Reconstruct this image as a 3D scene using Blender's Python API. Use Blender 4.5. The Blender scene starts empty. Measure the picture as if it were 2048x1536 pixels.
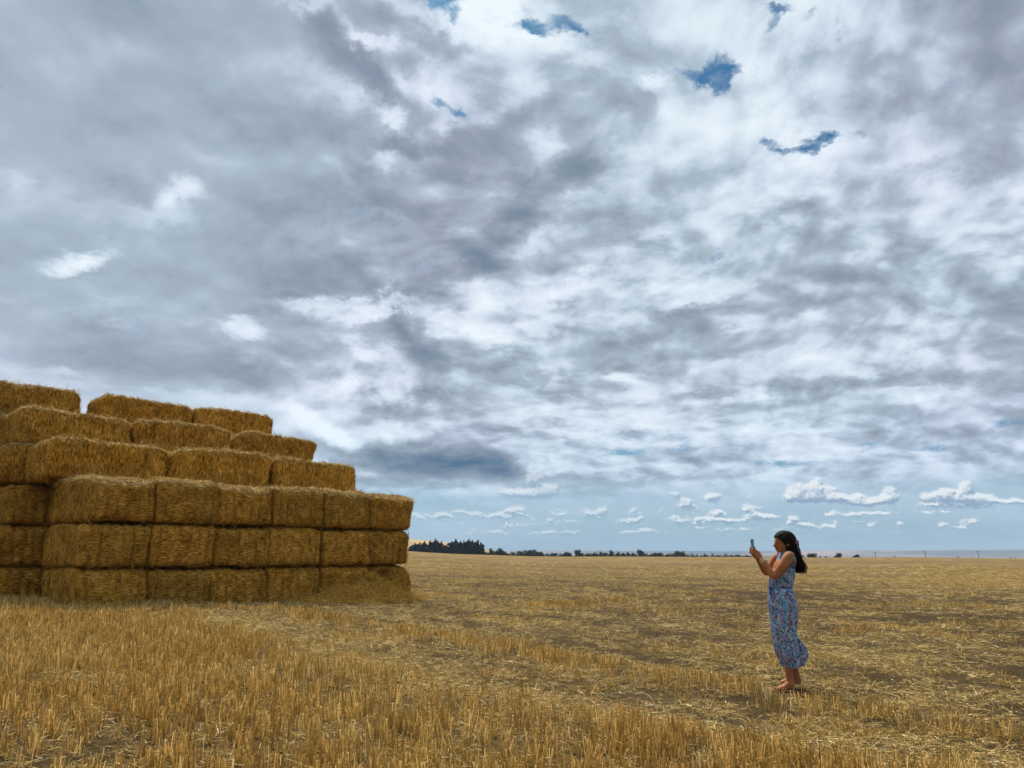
import bpy, bmesh, math, random
import numpy as np
from mathutils import Vector, Matrix, Euler

S = bpy.context.scene
C = S.collection
R = math.radians
rnd = random.Random(7)
nprs = np.random.RandomState(11)

# ------------------------------------------------------------------ camera
FPX = 1479.0                                   # focal length in pixels of a 2048 wide frame
PITCH = math.atan(344.0 / FPX)
EYE = 1.33
cam_d = bpy.data.cameras.new('camera')
cam_d.sensor_width = 36.0
cam_d.lens = 36.0 * FPX / 2048.0
cam_d.clip_start = 0.05
cam_d.clip_end = 40000.0
cam = bpy.data.objects.new('camera', cam_d)
cam.location = (0, 0, EYE)
cam.rotation_euler = (math.pi / 2 + PITCH, 0, 0)
C.objects.link(cam)
S.camera = cam
S.view_settings.view_transform = 'Standard'
S.view_settings.look = 'None'
S.view_settings.exposure = 0.12
S.view_settings.gamma = 1.0
S.view_settings.use_curve_mapping = False
S.render.resolution_x, S.render.resolution_y = 1024, 768
S.cycles.max_bounces = 5
S.cycles.diffuse_bounces = 3
S.cycles.volume_bounces = 0
S.cycles.transparent_max_bounces = 8

SUN_EL, SUN_AZ = 57.0, -22.0                    # azimuth from +Y, clockwise positive


def ray(px, py):
    """direction of a pixel of the 2048x1536 photograph, used to find where things stand"""
    a, b = px - 1024.0, 768.0 - py
    return Vector((a, FPX * math.cos(PITCH) - b * math.sin(PITCH), FPX * math.sin(PITCH) + b * math.cos(PITCH)))


def azel(px, py):
    v = ray(px, py).normalized()
    return math.atan2(v.x, v.y), math.asin(v.z)


# ------------------------------------------------------------------ node helper
class NT:
    def __init__(s, tree):
        s.t = tree
        s.n = tree.nodes
        s.l = tree.links

    def node(s, kind, props=None, **inputs):
        nd = s.n.new(kind)
        for k, v in (props or {}).items():
            setattr(nd, k, v)
        for k, v in inputs.items():
            key = int(k[1:]) if k[0] == 'i' and k[1:].isdigit() else k.replace('_', ' ')
            s.put(nd.inputs[key], v)
        return nd

    def put(s, sock, v):
        if isinstance(v, bpy.types.NodeSocket):
            s.l.new(v, sock)
        elif isinstance(v, bpy.types.Node):
            s.l.new(v.outputs[0], sock)
        else:
            sock.default_value = v

    def m(s, op, a, b=None, c=None, clamp=False):
        nd = s.n.new('ShaderNodeMath')
        nd.operation = op
        nd.use_clamp = clamp
        for i, v in enumerate((a, b, c)):
            if v is not None:
                s.put(nd.inputs[i], v)
        return nd.outputs[0]

    def v(s, op, a, b=None, scale=None):
        nd = s.n.new('ShaderNodeVectorMath')
        nd.operation = op
        s.put(nd.inputs[0], a)
        if b is not None:
            s.put(nd.inputs[1], b)
        if scale is not None:
            s.put(nd.inputs['Scale'], scale)
        return nd.outputs['Value'] if op in ('LENGTH', 'DOT_PRODUCT', 'DISTANCE') else nd.outputs['Vector']

    def noise(s, vec, scale, detail=4.0, rough=0.55, dist=0.0, out='Fac', dims='3D', lac=2.0):
        nd = s.n.new('ShaderNodeTexNoise')
        nd.noise_dimensions = dims
        s.put(nd.inputs['Vector'], vec)
        nd.inputs['Scale'].default_value = scale
        nd.inputs['Detail'].default_value = detail
        nd.inputs['Roughness'].default_value = rough
        nd.inputs['Lacunarity'].default_value = lac
        nd.inputs['Distortion'].default_value = dist
        return nd.outputs[out]

    def rng(s, val, a, b, c=0.0, d=1.0, smooth=True):
        nd = s.n.new('ShaderNodeMapRange')
        nd.interpolation_type = 'SMOOTHSTEP' if smooth else 'LINEAR'
        nd.clamp = True
        s.put(nd.inputs['Value'], val)
        for k, v in zip(('From Min', 'From Max', 'To Min', 'To Max'), (a, b, c, d)):
            s.put(nd.inputs[k], v)
        return nd.outputs[0]

    def mix(s, f, a, b, kind='RGBA', blend='MIX'):
        nd = s.n.new('ShaderNodeMix')
        nd.data_type = kind
        if kind == 'RGBA':
            nd.blend_type = blend
        ins = [i for i in nd.inputs if i.enabled]
        s.put(ins[0], f)
        s.put(ins[1], a)
        s.put(ins[2], b)
        return [o for o in nd.outputs if o.enabled][0]

    def ramp(s, val, stops, interp='LINEAR'):
        nd = s.n.new('ShaderNodeValToRGB')
        nd.color_ramp.interpolation = interp
        e = nd.color_ramp.elements
        while len(e) < len(stops):
            e.new(0.5)
        for el, (p, c) in zip(e, stops):
            el.position = p
            el.color = (c[0], c[1], c[2], 1)
        s.put(nd.inputs[0], val)
        return nd.outputs[0]

    def vec(s, x, y, z=0.0):
        nd = s.n.new('ShaderNodeCombineXYZ')
        for i, v in enumerate((x, y, z)):
            s.put(nd.inputs[i], v)
        return nd.outputs[0]

    def xyz(s, v):
        nd = s.n.new('ShaderNodeSeparateXYZ')
        s.put(nd.inputs[0], v)
        return nd.outputs


def lin(r, g, b):
    f = lambda c: c / 12.92 if c <= 0.04045 else ((c + 0.055) / 1.055) ** 2.4
    return tuple(f(c / 255.0) for c in (r, g, b))


# ------------------------------------------------------------------ sky and sun
world = bpy.data.worlds.new('World')
S.world = world
world.use_nodes = True
world.node_tree.nodes.clear()
w = NT(world.node_tree)
geo = w.n.new('ShaderNodeTexCoord')
D = geo.outputs['Generated']                    # the direction looked in
dx, dy, dz = w.xyz(D)[0], w.xyz(D)[1], w.xyz(D)[2]
AZ = w.m('ARCTAN2', dx, dy)
EL = w.m('ARCSINE', dz)


def patch_field(blobs, dom, n=257, lim=1.45):
    """sum of soft elliptical patches over azimuth and elevation, as a table"""
    aa = np.linspace(dom[0], dom[1], n)[:, None]
    ee = np.linspace(dom[2], dom[3], n)[None, :]
    F = np.zeros((n, n))
    for (px, py, rx, ry, ang, amp) in blobs:
        a0, e0 = azel(px, py)
        ca, sa = math.cos(R(ang)), math.sin(R(ang))
        a1, e1 = azel(px + ca * rx, py + sa * rx)
        a2, e2 = azel(px - sa * ry, py + ca * ry)
        M = np.linalg.inv(np.array([[a1 - a0, a2 - a0], [e1 - e0, e2 - e0]]) * lim)
        x, y = aa - a0, ee - e0
        q = (M[0, 0] * x + M[0, 1] * y) ** 2 + (M[1, 0] * x + M[1, 1] * y) ** 2
        t = np.clip(1 - np.sqrt(q), 0, 1)
        F += amp * t * t * (3 - 2 * t)
    win = lambda u: np.clip((0.5 - np.abs(np.linspace(0, 1, n) - .5)) / u, 0, 1)
    return F * win(.02)[:, None] * win(.02)[None, :]


def curves3(nt, t, cols):
    """three tabulated functions of one value"""
    nd = nt.n.new('ShaderNodeRGBCurve')
    mp = nd.mapping
    mp.use_clip = False
    mp.extend = 'HORIZONTAL'
    for k, col in enumerate(cols):
        c = mp.curves[k]
        m_ = len(col)
        step = 2 if m_ > 130 else 1
        idx = list(range(0, m_, step))
        c.points[0].location = (0, col[0])
        c.points[1].location = (1, col[-1])
        for i in idx[1:-1]:
            c.points.new(i / (m_ - 1), col[i])
        for p_ in c.points:
            p_.handle_type = 'AUTO_CLAMPED'
    mp.update()
    nt.put(nd.inputs['Color'], t)
    return nd.outputs[0]


def field(nt, x, y, F, dom, rank):
    """the table as a short sum of products f(azimuth) * g(elevation), each a curve"""
    U, s_, V = np.linalg.svd(F, full_matrices=False)
    tx = nt.rng(x, dom[0], dom[1], 0, 1, False)
    ty = nt.rng(y, dom[2], dom[3], 0, 1, False)
    total = None
    for k in range(0, rank, 3):
        A = [U[:, k + j] * math.sqrt(s_[k + j]) for j in range(3)]
        B = [V[k + j] * math.sqrt(s_[k + j]) for j in range(3)]
        d = nt.v('DOT_PRODUCT', curves3(nt, tx, A), curves3(nt, ty, B))
        total = d if total is None else nt.m('ADD', total, d)
    return total


LUM = [
    (350, 330, 640, 430, 0, -.06), (480, 30, 330, 90, 0, -.045),
    (745, 160, 100, 34, 32, -.15), (690, 115, 60, 30, 20, -.06), (650, 60, 60, 60, 60, -.08),
    (690, 50, 60, 14, 60, .13), (745, 95, 70, 14, 12, .13), (800, 150, 46, 12, 60, .10), (610, 4, 60, 16, 0, .12),
    (960, 75, 120, 80, 20, .24), (900, 190, 100, 60, 0, .18), (1000, 20, 120, 40, 0, .08), (783, 240, 34, 30, 0, .20), (700, 205, 46, 26, 0, .06),
    (990, 235, 46, 26, -30, .13), (900, 250, 60, 18, 0, .08), (830, 70, 110, 30, 28, -.12), (930, 110, 60, 26, 30, -.09),
    (790, 292, 60, 24, 10, -.09), (773, 328, 34, 28, 0, .14), (850, 322, 50, 26, 0, .08), (900, 300, 40, 24, 0, -.06),
    (345, 372, 60, 26, -15, .16), (370, 395, 40, 16, 0, .08), (300, 425, 90, 26, 0, .06), (155, 530, 56, 20, 0, .20),
    (8, 395, 30, 20, 30, .09), (215, 372, 100, 44, 0, -.06), (130, 150, 130, 70, 0, .03), (250, 120, 90, 26, 20, .03),
    (560, 240, 170, 60, 0, -.045), (640, 390, 220, 70, 0, -.045), (640, 545, 180, 50, 0, -.07), (450, 480, 240, 40, 0, -.02),
    (880, 560, 90, 36, -30, -.12), (960, 500, 90, 40, -35, -.12), (1040, 430, 80, 40, -42, -.13), (1160, 320, 42, 62, 0, -.13),
    (1110, 360, 50, 40, -40, -.08), (760, 440, 60, 14, 0, .08), (870, 395, 70, 26, -20, .05), (980, 360, 60, 30, -20, .08),
    (1100, 100, 110, 26, 5, .10), (1045, 180, 36, 46, 0, .11), (1280, 180, 38, 20, 15, .14), (1180, 60, 90, 50, 0, .03),
    (1200, 170, 56, 40, 20, -.07), (1075, 300, 46, 60, 0, .10), (1262, 222, 40, 24, 40, -.09), (1330, 110, 60, 40, 0, -.05),
    (1360, 200, 50, 40, 0, -.03), (1350, 250, 80, 30, 20, .06), (1220, 270, 60, 30, 0, -.05), (1300, 330, 120, 40, -10, .05),
    (1490, 200, 60, 80, -40, .05), (1540, 80, 60, 90, 35, .05), (1660, 60, 110, 70, 0, .02), (1790, 110, 60, 40, 0, -.02),
    (1780, 180, 60, 16, -45, -.07), (1710, 240, 56, 10, -38, -.07), (1850, 352, 170, 30, -8, -.08), (1560, 420, 110, 20, -12, -.08),
    (2020, 300, 110, 90, 0, -.06), (1590, 345, 150, 26, -10, .05), (1480, 390, 70, 20, -10, .05), (1140, 400, 90, 20, -12, .05),
    (1075, 478, 70, 24, -18, .07), (1260, 490, 110, 14, -6, -.06), (1720, 488, 90, 14, -10, .05), (2030, 518, 46, 26, 0, .07),
    (1880, 430, 120, 20, -30, .02), (1150, 545, 90, 22, -5, -.05),
    (480, 655, 50, 15, 15, .15), (590, 622, 60, 14, -8, .09), (690, 622, 90, 20, -8, .15), (800, 608, 90, 18, -8, .16),
    (900, 640, 90, 22, 15, .12), (980, 600, 60, 30, 20, .06), (330, 720, 220, 62, 8, -.12), (500, 745, 110, 46, 10, -.10),
    (210, 640, 90, 12, 12, -.06), (560, 690, 80, 20, 15, -.05), (150, 741, 46, 8, 0, .07), (60, 650, 140, 60, 0, .02),
    (590, 605, 60, 12, 0, -.06), (715, 680, 46, 20, 35, .09), (690, 745, 26, 20, 0, .09), (780, 720, 90, 12, 38, .08),
    (820, 660, 90, 22, 22, -.13), (850, 700, 70, 26, 30, -.12), (865, 785, 46, 22, 10, -.16), (740, 760, 36, 12, 0, -.09),
    (640, 745, 30, 24, 0, -.05), (1000, 690, 70, 24, 10, .06), (950, 750, 60, 30, 0, .07), (780, 810, 90, 14, 8, -.08),
    (740, 830, 20, 16, 60, -.08), (600, 830, 60, 22, 20, .13), (660, 868, 70, 26, 25, .15), (700, 885, 60, 24, 20, .08),
    (800, 860, 100, 14, 8, .07), (850, 926, 180, 36, 4, -.30), (960, 915, 90, 28, 8, -.20), (1010, 945, 50, 24, 0, -.10),
    (800, 968, 110, 8, 2, -.10), (900, 985, 110, 6, 0, .06), (1040, 960, 60, 12, 20, -.07), (760, 905, 60, 10, 5, -.06),
    (870, 1008, 60, 9, 0, -.06), (1060, 850, 90, 10, 4, -.07), (1050, 820, 60, 14, 0, .07),
    (1130, 590, 100, 20, -22, .10), (1050, 665, 90, 12, 0, .08), (1390, 588, 120, 16, -12, .09), (1300, 560, 120, 14, -14, -.06),
    (1330, 640, 190, 36, -24, -.09), (1270, 735, 120, 30, -6, -.09), (1400, 800, 80, 14, -3, -.13), (1120, 622, 46, 26, 20, -.08),
    (1110, 782, 50, 14, 0, -.11), (1035, 715, 50, 18, 0, -.10), (1450, 650, 46, 12, -12, .10), (1500, 700, 60, 14, -10, .04),
    (1700, 560, 220, 60, -8, -.06), (1680, 640, 200, 40, -8, -.06), (1700, 765, 190, 18, -5, -.13), (1830, 680, 100, 10, -4, -.07),
    (1560, 790, 60, 8, -5, -.05), (1240, 765, 60, 12, -5, .09), (1500, 800, 120, 8, -8, .09), (1860, 790, 150, 10, -6, .07),
    (1920, 730, 120, 16, -6, .05), (2040, 740, 60, 16, 0, .04), (1250, 868, 80, 9, 4, -.14), (1110, 848, 60, 8, 4, -.08),
    (1250, 835, 150, 12, 0, .06), (1560, 865, 200, 10, -4, .05), (1800, 850, 200, 10, -4, .04), (1300, 930, 200, 10, -2, .05),
    (1700, 905, 160, 9, -2, .04), (1400, 960, 200, 8, 0, .02), (1600, 520, 200, 30, -12, -.02), (1900, 600, 80, 14, 0, .05),
]
HOLES = [
    (1385, 168, 44, 22, 10, .62), (1420, 146, 30, 34, -20, .55), (1410, 200, 14, 18, 0, .45), (1445, 150, 18, 26, 0, .3),
    (1516, 305, 26, 18, 10, .60), (1580, 290, 36, 18, -30, .58), (1625, 268, 30, 13, -15, .52), (1690, 258, 30, 8, -20, .2),
    (1050, 72, 34, 10, 0, .62), (1115, 58, 34, 20, 10, .50), (1145, 70, 14, 10, 0, .4),
    (900, 10, 46, 16, 0, .55), (912, 46, 16, 22, 0, .52), (880, 30, 14, 20, 0, .45), (980, 2, 40, 8, 0, .35), (1040, 40, 16, 34, -20, .30),
    (890, 205, 44, 14, 35, .42), (925, 232, 12, 9, 0, .36), (1545, 5, 44, 8, -10, .55), (1535, 34, 16, 30, 40, .42),
    (1700, 250, 26, 6, -40, .28), (1800, 170, 22, 10, -40, .2), (1400, 500, 26, 16, -20, .26), (1625, 0, 30, 6, 0, .3),
    (1240, 908, 90, 5, 0, .40), (1400, 898, 150, 6, -3, .34), (1323, 929, 34, 5, 0, .50), (1560, 929, 90, 6, -2, .46),
    (1820, 901, 190, 6, 1, .42), (2010, 842, 80, 4, -2, .46), (1900, 930, 120, 5, 0, .26), (1380, 870, 90, 5, -4, .22),
    (1230, 880, 60, 5, 0, .2), (880, 1050, 80, 16, 0, .3),
]
CUMULUS = [                                     # heaped fair-weather clouds low over the horizon
    (1600, 984, 28, 14, 0, .9), (1583, 992, 16, 9, 0, .8), (1632, 976, 15, 15, 0, 1.), (1655, 986, 24, 12, 0, .9), (1680, 996, 22, 7, 0, .8), (1640, 997, 60, 7, 0, .8),
    (1712, 998, 16, 9, 0, .8), (1740, 1000, 34, 8, 0, .8), (1780, 988, 16, 12, 0, .9), (1772, 1000, 26, 8, 0, .7), (1725, 1006, 40, 5, 0, .6),
    (1860, 996, 22, 10, 0, .8), (1885, 988, 16, 10, 0, .8), (1932, 976, 14, 12, 0, .8), (1915, 994, 40, 12, 0, .9), (1965, 1000, 46, 9, 0, .9), (2020, 1004, 46, 8, 0, .7), (1890, 1010, 60, 6, 0, .7),
    (1372, 1008, 18, 11, 0, .9), (1350, 988, 16, 8, 0, .5), (1424, 996, 22, 9, 0, .8), (1497, 994, 9, 6, 0, .45),
    (1205, 1020, 14, 10, 0, .8), (1180, 1030, 30, 9, 0, .6), (1268, 1030, 16, 9, 0, .8), (1250, 1042, 46, 7, 0, .5),
    (1500, 1026, 22, 11, 0, .9), (1530, 1034, 34, 8, 0, .7), (1430, 1030, 30, 9, 0, .8), (1400, 1040, 40, 7, 0, .6), (1350, 1036, 26, 8, 0, .6), (1460, 1042, 50, 6, 0, .5),
    (1585, 1040, 20, 9, 0, .8), (1610, 1048, 28, 6, 0, .6), (1660, 1022, 22, 8, 0, .7), (1700, 1028, 40, 6, 0, .7), (1760, 1026, 50, 5, 0, .6), (1850, 1024, 60, 5, 0, .5),
    (1742, 1048, 9, 5, 0, .6), (1800, 1046, 9, 6, 0, .7), (1820, 1040, 6, 5, 0, .5), (1885, 1050, 20, 6, 0, .7), (1930, 1046, 14, 9, 0, .8), (1955, 1042, 9, 7, 0, .7), (1925, 1054, 26, 4, 0, .6),
    (1660, 1052, 22, 6, 0, .5), (1100, 1040, 50, 6, 0, .4), (1040, 1050, 50, 6, 0, .5), (1075, 1066, 34, 5, 0, .5), (1150, 1064, 40, 5, 0, .5), (1290, 1062, 50, 6, 0, .5),
    (1090, 1062, 14, 5, 0, .4), (980, 1066, 46, 5, 0, .4), (1400, 1056, 46, 5, 0, .45), (1500, 1058, 40, 5, 0, .4), (1070, 958, 20, 14, 20, .8), (1098, 978, 24, 8, 0, .8), (1070, 990, 50, 8, 0, .8), (1030, 984, 46, 9, 0, .6),
    (860, 1032, 50, 7, 0, .5), (930, 1028, 50, 9, 0, .6), (1010, 1030, 46, 10, 0, .7), (1030, 1018, 20, 9, 0, .6), (1120, 1026, 26, 9, 0, .6),
]

# --- upper cloud deck -------------------------------------------------------
pl = w.m('ADD', w.m('MAXIMUM', dz, 0.0), 0.32)
PX = w.m('DIVIDE', dx, pl)
PY = w.m('DIVIDE', dy, pl)
P = w.vec(PX, PY, 0.0)                          # the deck as a plane overhead, so it closes up towards the horizon
w1 = w.v('SUBTRACT', w.noise(P, 1.3, 3, .6, out='Color', dims='2D'), (.5, .5, .5))
w2 = w.v('SUBTRACT', w.noise(w.v('ADD', P, (7.1, 3.3, 0)), 5.5, 6, .70, out='Color', dims='2D'), (.5, .5, .5))
EVW = w.m('MINIMUM', w.m('MULTIPLY', w.m('MAXIMUM', EL, 0.0), 2.6), 1.0)
warp = w.v('ADD', w.v('SCALE', w1, scale=0.085), w.v('SCALE', w2, scale=0.075))
wx = w.xyz(warp)
AE = w.vec(w.m('ADD', AZ, w.m('MULTIPLY', wx[0], w.m('ADD', w.m('MULTIPLY', EVW, .6), .4))),
           w.m('ADD', EL, w.m('MULTIPLY', wx[1], w.m('ADD', EVW, 0.04))), 0.0)
ax, ay = w.xyz(AE)[0], w.xyz(AE)[1]
DOM = (-.74, .74, -.02, .80)
lum = field(w, ax, ay, patch_field(LUM, DOM), DOM, 27)
hol = field(w, ax, ay, patch_field([(a_, b_, c_ * 1.18, d_ * 1.18, e_, f_) if b_ < 600 else (a_, b_, c_, d_, e_, f_) for (a_, b_, c_, d_, e_, f_) in HOLES], DOM), DOM, 24)

# relief of the deck: the same noise a little further towards the sun tells lit flank from shaded
PW = w.v('ADD', P, w.v('SCALE', w1, scale=0.22))
sdir = (math.sin(R(SUN_AZ)) * .045, math.cos(R(SUN_AZ)) * .045, 0)


def deck(vec):
    a = w.noise(vec, 2.3, 7, .56, dims='2D')
    b = w.noise(w.v('ADD', vec, (3, 9, 1)), 4.4, 3, .6, dims='2D')
    b = w.m('ABSOLUTE', w.m('SUBTRACT', b, .5))
    return w.m('MULTIPLY_ADD', b, -.40, a)


n0 = deck(PW)
n1 = deck(w.v('ADD', PW, sdir))
relief = w.m('SUBTRACT', n0, n1)
basis = w.rng(AZ, -0.62, 0.50, 0.735, 0.722)
basis = w.m('ADD', basis, w.m('MULTIPLY', w.rng(EL, 0.34, 0.14), 0.055))
detail = w.m('MULTIPLY', w.m('SUBTRACT', n0, .46), w.rng(AZ, -.55, .05, -.26, -.56))
L = w.m('ADD', w.m('ADD', basis, w.m('MULTIPLY', lum, 1.45)), w.m('ADD', detail, w.m('MULTIPLY', relief, w.rng(AZ, -.5, 0, .45, 1.45))))

# thick masses and thin bright cloud part from each other along soft edges
L = w.mix(.42, L, w.rng(L, .52, .88, .56, .90), kind='FLOAT')
g = lambda c: lin(*c)
deck_col = w.ramp(w.rng(L, .35, .95, 0, 1, False), [
    (0.00, g((72, 102, 130))), (0.17, g((108, 127, 146))), (0.40, g((145, 157, 171))),
    (0.60, g((167, 181, 197))), (0.80, g((201, 214, 228))), (1.0, g((232, 240, 248)))])
# faint lavender and green casts between the layers
hue = w.noise(P, 2.1, 2, .5, dims='2D')
deck_col = w.mix(w.rng(hue, .35, .65), w.mix(1.0, deck_col, (.985, 1.01, 1.0, 1), blend='MULTIPLY'),
                 w.mix(1.0, deck_col, (1.012, .992, 1.012, 1), blend='MULTIPLY'))
# bluer, paler further off
far = w.rng(EL, .24, .03)
deck_col = w.mix(w.m('MULTIPLY', far, .5), deck_col, w.mix(1.0, deck_col, (.90, 1.0, 1.08, 1), blend='MULTIPLY'))

# --- where the deck opens ----------------------------------------------------
hn = w.noise(PW, 14.0, 5, .72, dims='2D')
open_ = w.rng(w.m('ADD', w.m('MULTIPLY', hol, 2.0), w.m('MULTIPLY', w.m('SUBTRACT', hn, .5), 1.7)), 0.12, 1.12)
streak = w.noise(w.v('MULTIPLY', P, (.55, 1.3, 1)), 1.6, 4, .6, dims='2D')
low = w.rng(EL, .105, .055)                     # below the deck's far edge the air between lies open
open_ = w.m('MAXIMUM', open_, w.m('MULTIPLY', low, w.rng(streak, .30, .62, .55, .95)))
open_ = w.m('MULTIPLY', open_, w.rng(w.noise(PW, 30.0, 4, .65, dims='2D'),   .36, .62, 1.0, .80))
lowright = w.m('MULTIPLY', w.rng(EL, .21, .12), w.rng(AZ, -.02, .12))
open_ = w.m('MAXIMUM', open_, w.m('MULTIPLY', lowright, w.rng(streak, .54, .70, 0, .5)))

sky = w.n.new('ShaderNodeTexSky')
sky.sky_type = 'NISHITA'
sky.sun_disc = False
sky.sun_elevation = R(SUN_EL)
sky.sun_rotation = R(SUN_AZ)
sky.altitude = 300
sky.air_density = 1.0
sky.dust_density = 1.2
sky.ozone_density = 2.5
clear = w.mix(1.0, sky.outputs[0], (.34, .80, 1.0, 1), blend='MULTIPLY')
bg_sky = w.node('ShaderNodeBackground', None, Color=clear, Strength=0.066)
bg_deck = w.node('ShaderNodeBackground', None, Color=deck_col, Strength=1.0)
mix1 = w.n.new('ShaderNodeMixShader')
w.put(mix1.inputs[0], open_)
w.put(mix1.inputs[1], bg_deck)
w.put(mix1.inputs[2], bg_sky)
# pale milk of thin high cloud low down
veil = w.node('ShaderNodeBackground', None, Color=w.ramp(w.rng(EL, 0.0, .13, 0, 1, False), [(0, g((160, 183, 202))), (.35, g((172, 195, 213))), (1, g((196, 212, 226)))]), Strength=1.0)
mixv = w.n.new('ShaderNodeMixShader')
w.put(mixv.inputs[0], w.m('MULTIPLY', w.rng(EL, .115, .05), w.rng(streak, .25, .7, .95, .62)))
w.put(mixv.inputs[1], mix1.outputs[0])
w.put(mixv.inputs[2], veil)

# --- cumulus ----------------------------------------------------------------
cgrp = bpy.data.node_groups.new('cumulus', 'ShaderNodeTree')
cgrp.interface.new_socket('Vector', in_out='INPUT', socket_type='NodeSocketVector')
cgrp.interface.new_socket('Value', in_out='OUTPUT', socket_type='NodeSocketFloat')
cg = NT(cgrp)
gi = cg.n.new('NodeGroupInput')
go = cg.n.new('NodeGroupOutput')
cvw = cg.v('SUBTRACT', cg.noise(gi.outputs[0], 110.0, 4, .62, out='Color', dims='2D'), (.5, .5, .5))
cvec = cg.v('ADD', gi.outputs[0], cg.v('MULTIPLY', cvw, (.0095, .0065, 0)))
CDOM = (-.16, .64, .012, .115)
cs = field(cg, cg.xyz(cvec)[0], cg.xyz(cvec)[1], patch_field([(a_, b_, c_ * 1.1, d_ * (1.5 if f_ > .75 else 1.2), e_, f_) for (a_, b_, c_, d_, e_, f_) in CUMULUS], CDOM), CDOM, 24)
bil = cg.noise(cvec, 170.0, 2, .6, dims='2D')
cs = cg.m('ADD', cs, cg.m('MULTIPLY', cg.m('SUBTRACT', .16, cg.m('ABSOLUTE', cg.m('SUBTRACT', bil, .5))), .5))
# smaller unnamed heaps scattered along the same belt
e2 = cg.xyz(gi.outputs[0])[1]
belt = cg.m('MULTIPLY', cg.rng(e2, .018, .030), cg.rng(e2, .085, .045))
sc_ = cg.noise(cg.v('MULTIPLY', cvec, (1, 2.4, 1)), 44.0, 2, .6, dims='2D')
cs = cg.m('ADD', cs, cg.m('MULTIPLY', belt, cg.m('MULTIPLY', cg.m('SUBTRACT', sc_, .56), 2.0)))
cg.put(go.inputs[0], cs)


def cum(vec):
    nd = w.n.new('ShaderNodeGroup')
    nd.node_tree = cgrp
    w.put(nd.inputs[0], vec)
    return nd.outputs[0]


A0 = w.vec(AZ, EL, 0)
c0 = cum(A0)
c1 = cum(w.v('ADD', A0, (-.0014, .0034, 0)))
calpha = w.m('MULTIPLY', w.rng(c0, .14, .62), w.rng(EL, .012, .022))
cdf = w.m('DIVIDE', w.m('SUBTRACT', c0, c1), w.m('ADD', w.m('MAXIMUM', w.m('ADD', c0, c1), 0.0), .5))
clit = w.rng(w.m('ADD', cdf, w.m('MULTIPLY', w.m('SUBTRACT', w.noise(A0, 210.0, 2, .5, dims='2D'), .5), .14)), -.15, .20)
ccol = w.ramp(clit, [(0, g((130, 153, 179))), (.36, g((154, 175, 197))), (.62, g((196, 209, 220))), (1, g((236, 240, 242)))])
bg_c = w.node('ShaderNodeBackground', None, Color=ccol, Strength=1.0)
mix2 = w.n.new('ShaderNodeMixShader')
w.put(mix2.inputs[0], w.m('MULTIPLY', calpha, w.rng(AZ, .10, .30, .58, .84)))
w.put(mix2.inputs[1], mixv.outputs[0])
w.put(mix2.inputs[2], bg_c)
out = w.n.new('ShaderNodeOutputWorld')
w.l.new(mix2.outputs[0], out.inputs[0])
world.cycles.sampling_method = 'MANUAL'
world.cycles.sample_map_resolution = 512

sun_d = bpy.data.lights.new('sun', 'SUN')
sun_d.energy = 5.0
sun_d.angle = R(5.0)
sun_d.color = (1.0, .93, .82)
sun = bpy.data.objects.new('sun', sun_d)
sv = Vector((math.sin(R(SUN_AZ)) * math.cos(R(SUN_EL)), math.cos(R(SUN_AZ)) * math.cos(R(SUN_EL)), math.sin(R(SUN_EL))))
sun.rotation_euler = sv.to_track_quat('Z', 'Y').to_euler()
sun.location = (0, 0, 40)
C.objects.link(sun)


# ------------------------------------------------------------------ scene helpers
def tag(o, label=None, cat=None, group=None, kind=None):
    if label:
        o['label'] = label
    if cat:
        o['category'] = cat
    if group:
        o['group'] = group
    if kind:
        o['kind'] = kind
    return o


def empty(name, loc=(0, 0, 0), rz=0.0):
    o = bpy.data.objects.new(name, None)
    o.location = loc
    o.rotation_euler = (0, 0, rz)
    o.empty_display_size = .2
    C.objects.link(o)
    return o


def mesh(name, verts, faces, smooth=False):
    me = bpy.data.meshes.new(name)
    if isinstance(verts, np.ndarray):
        verts = verts.tolist()
    me.from_pydata(verts, [], faces)
    me.update()
    if smooth:
        me.polygons.foreach_set('use_smooth', [True] * len(me.polygons))
    return me


def obj(name, me, mat=None, parent=None, loc=(0, 0, 0)):
    o = bpy.data.objects.new(name, me)
    if mat is not None and not me.materials:
        me.materials.append(mat)
    o.location = loc
    o.parent = parent
    C.objects.link(o)
    return o


def material(name):
    m = bpy.data.materials.new(name)
    m.use_nodes = True
    m.node_tree.nodes.clear()
    return m, NT(m.node_tree)


def finish(nt, shader, disp=None):
    o = nt.n.new('ShaderNodeOutputMaterial')
    nt.put(o.inputs[0], shader)


def principled(nt, color, rough=.8, spec=.2, normal=None, **k):
    nd = nt.n.new('ShaderNodeBsdfPrincipled')
    nt.put(nd.inputs['Base Color'], color)
    nt.put(nd.inputs['Roughness'], rough)
    nd.inputs['Specular IOR Level'].default_value = spec
    if normal is not None:
        nt.put(nd.inputs['Normal'], normal)
    for kk, v in k.items():
        nt.put(nd.inputs[kk.replace('_', ' ')], v)
    return nd.outputs[0]


def bump(nt, h, strength=.5, dist=.02):
    nd = nt.n.new('ShaderNodeBump')
    nd.inputs['Strength'].default_value = strength
    nd.inputs['Distance'].default_value = dist
    nt.put(nd.inputs['Height'], h)
    return nd.outputs[0]


def simple_mat(name, col, rough=.7, spec=.2, var=.15, scale=8.0):
    m, nt = material(name)
    p = nt.n.new('ShaderNodeTexCoord').outputs['Object']
    n = nt.noise(p, scale, 3)
    c = nt.mix(nt.rng(n, .3, .7), tuple(c * (1 - var) for c in col) + (1,), tuple(min(1, c * (1 + var)) for c in col) + (1,))
    finish(nt, principled(nt, c, rough, spec))
    return m


# ------------------------------------------------------------------ value noise in numpy (for laying things out)
_perm = np.random.RandomState(5).rand(256, 256)


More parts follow.
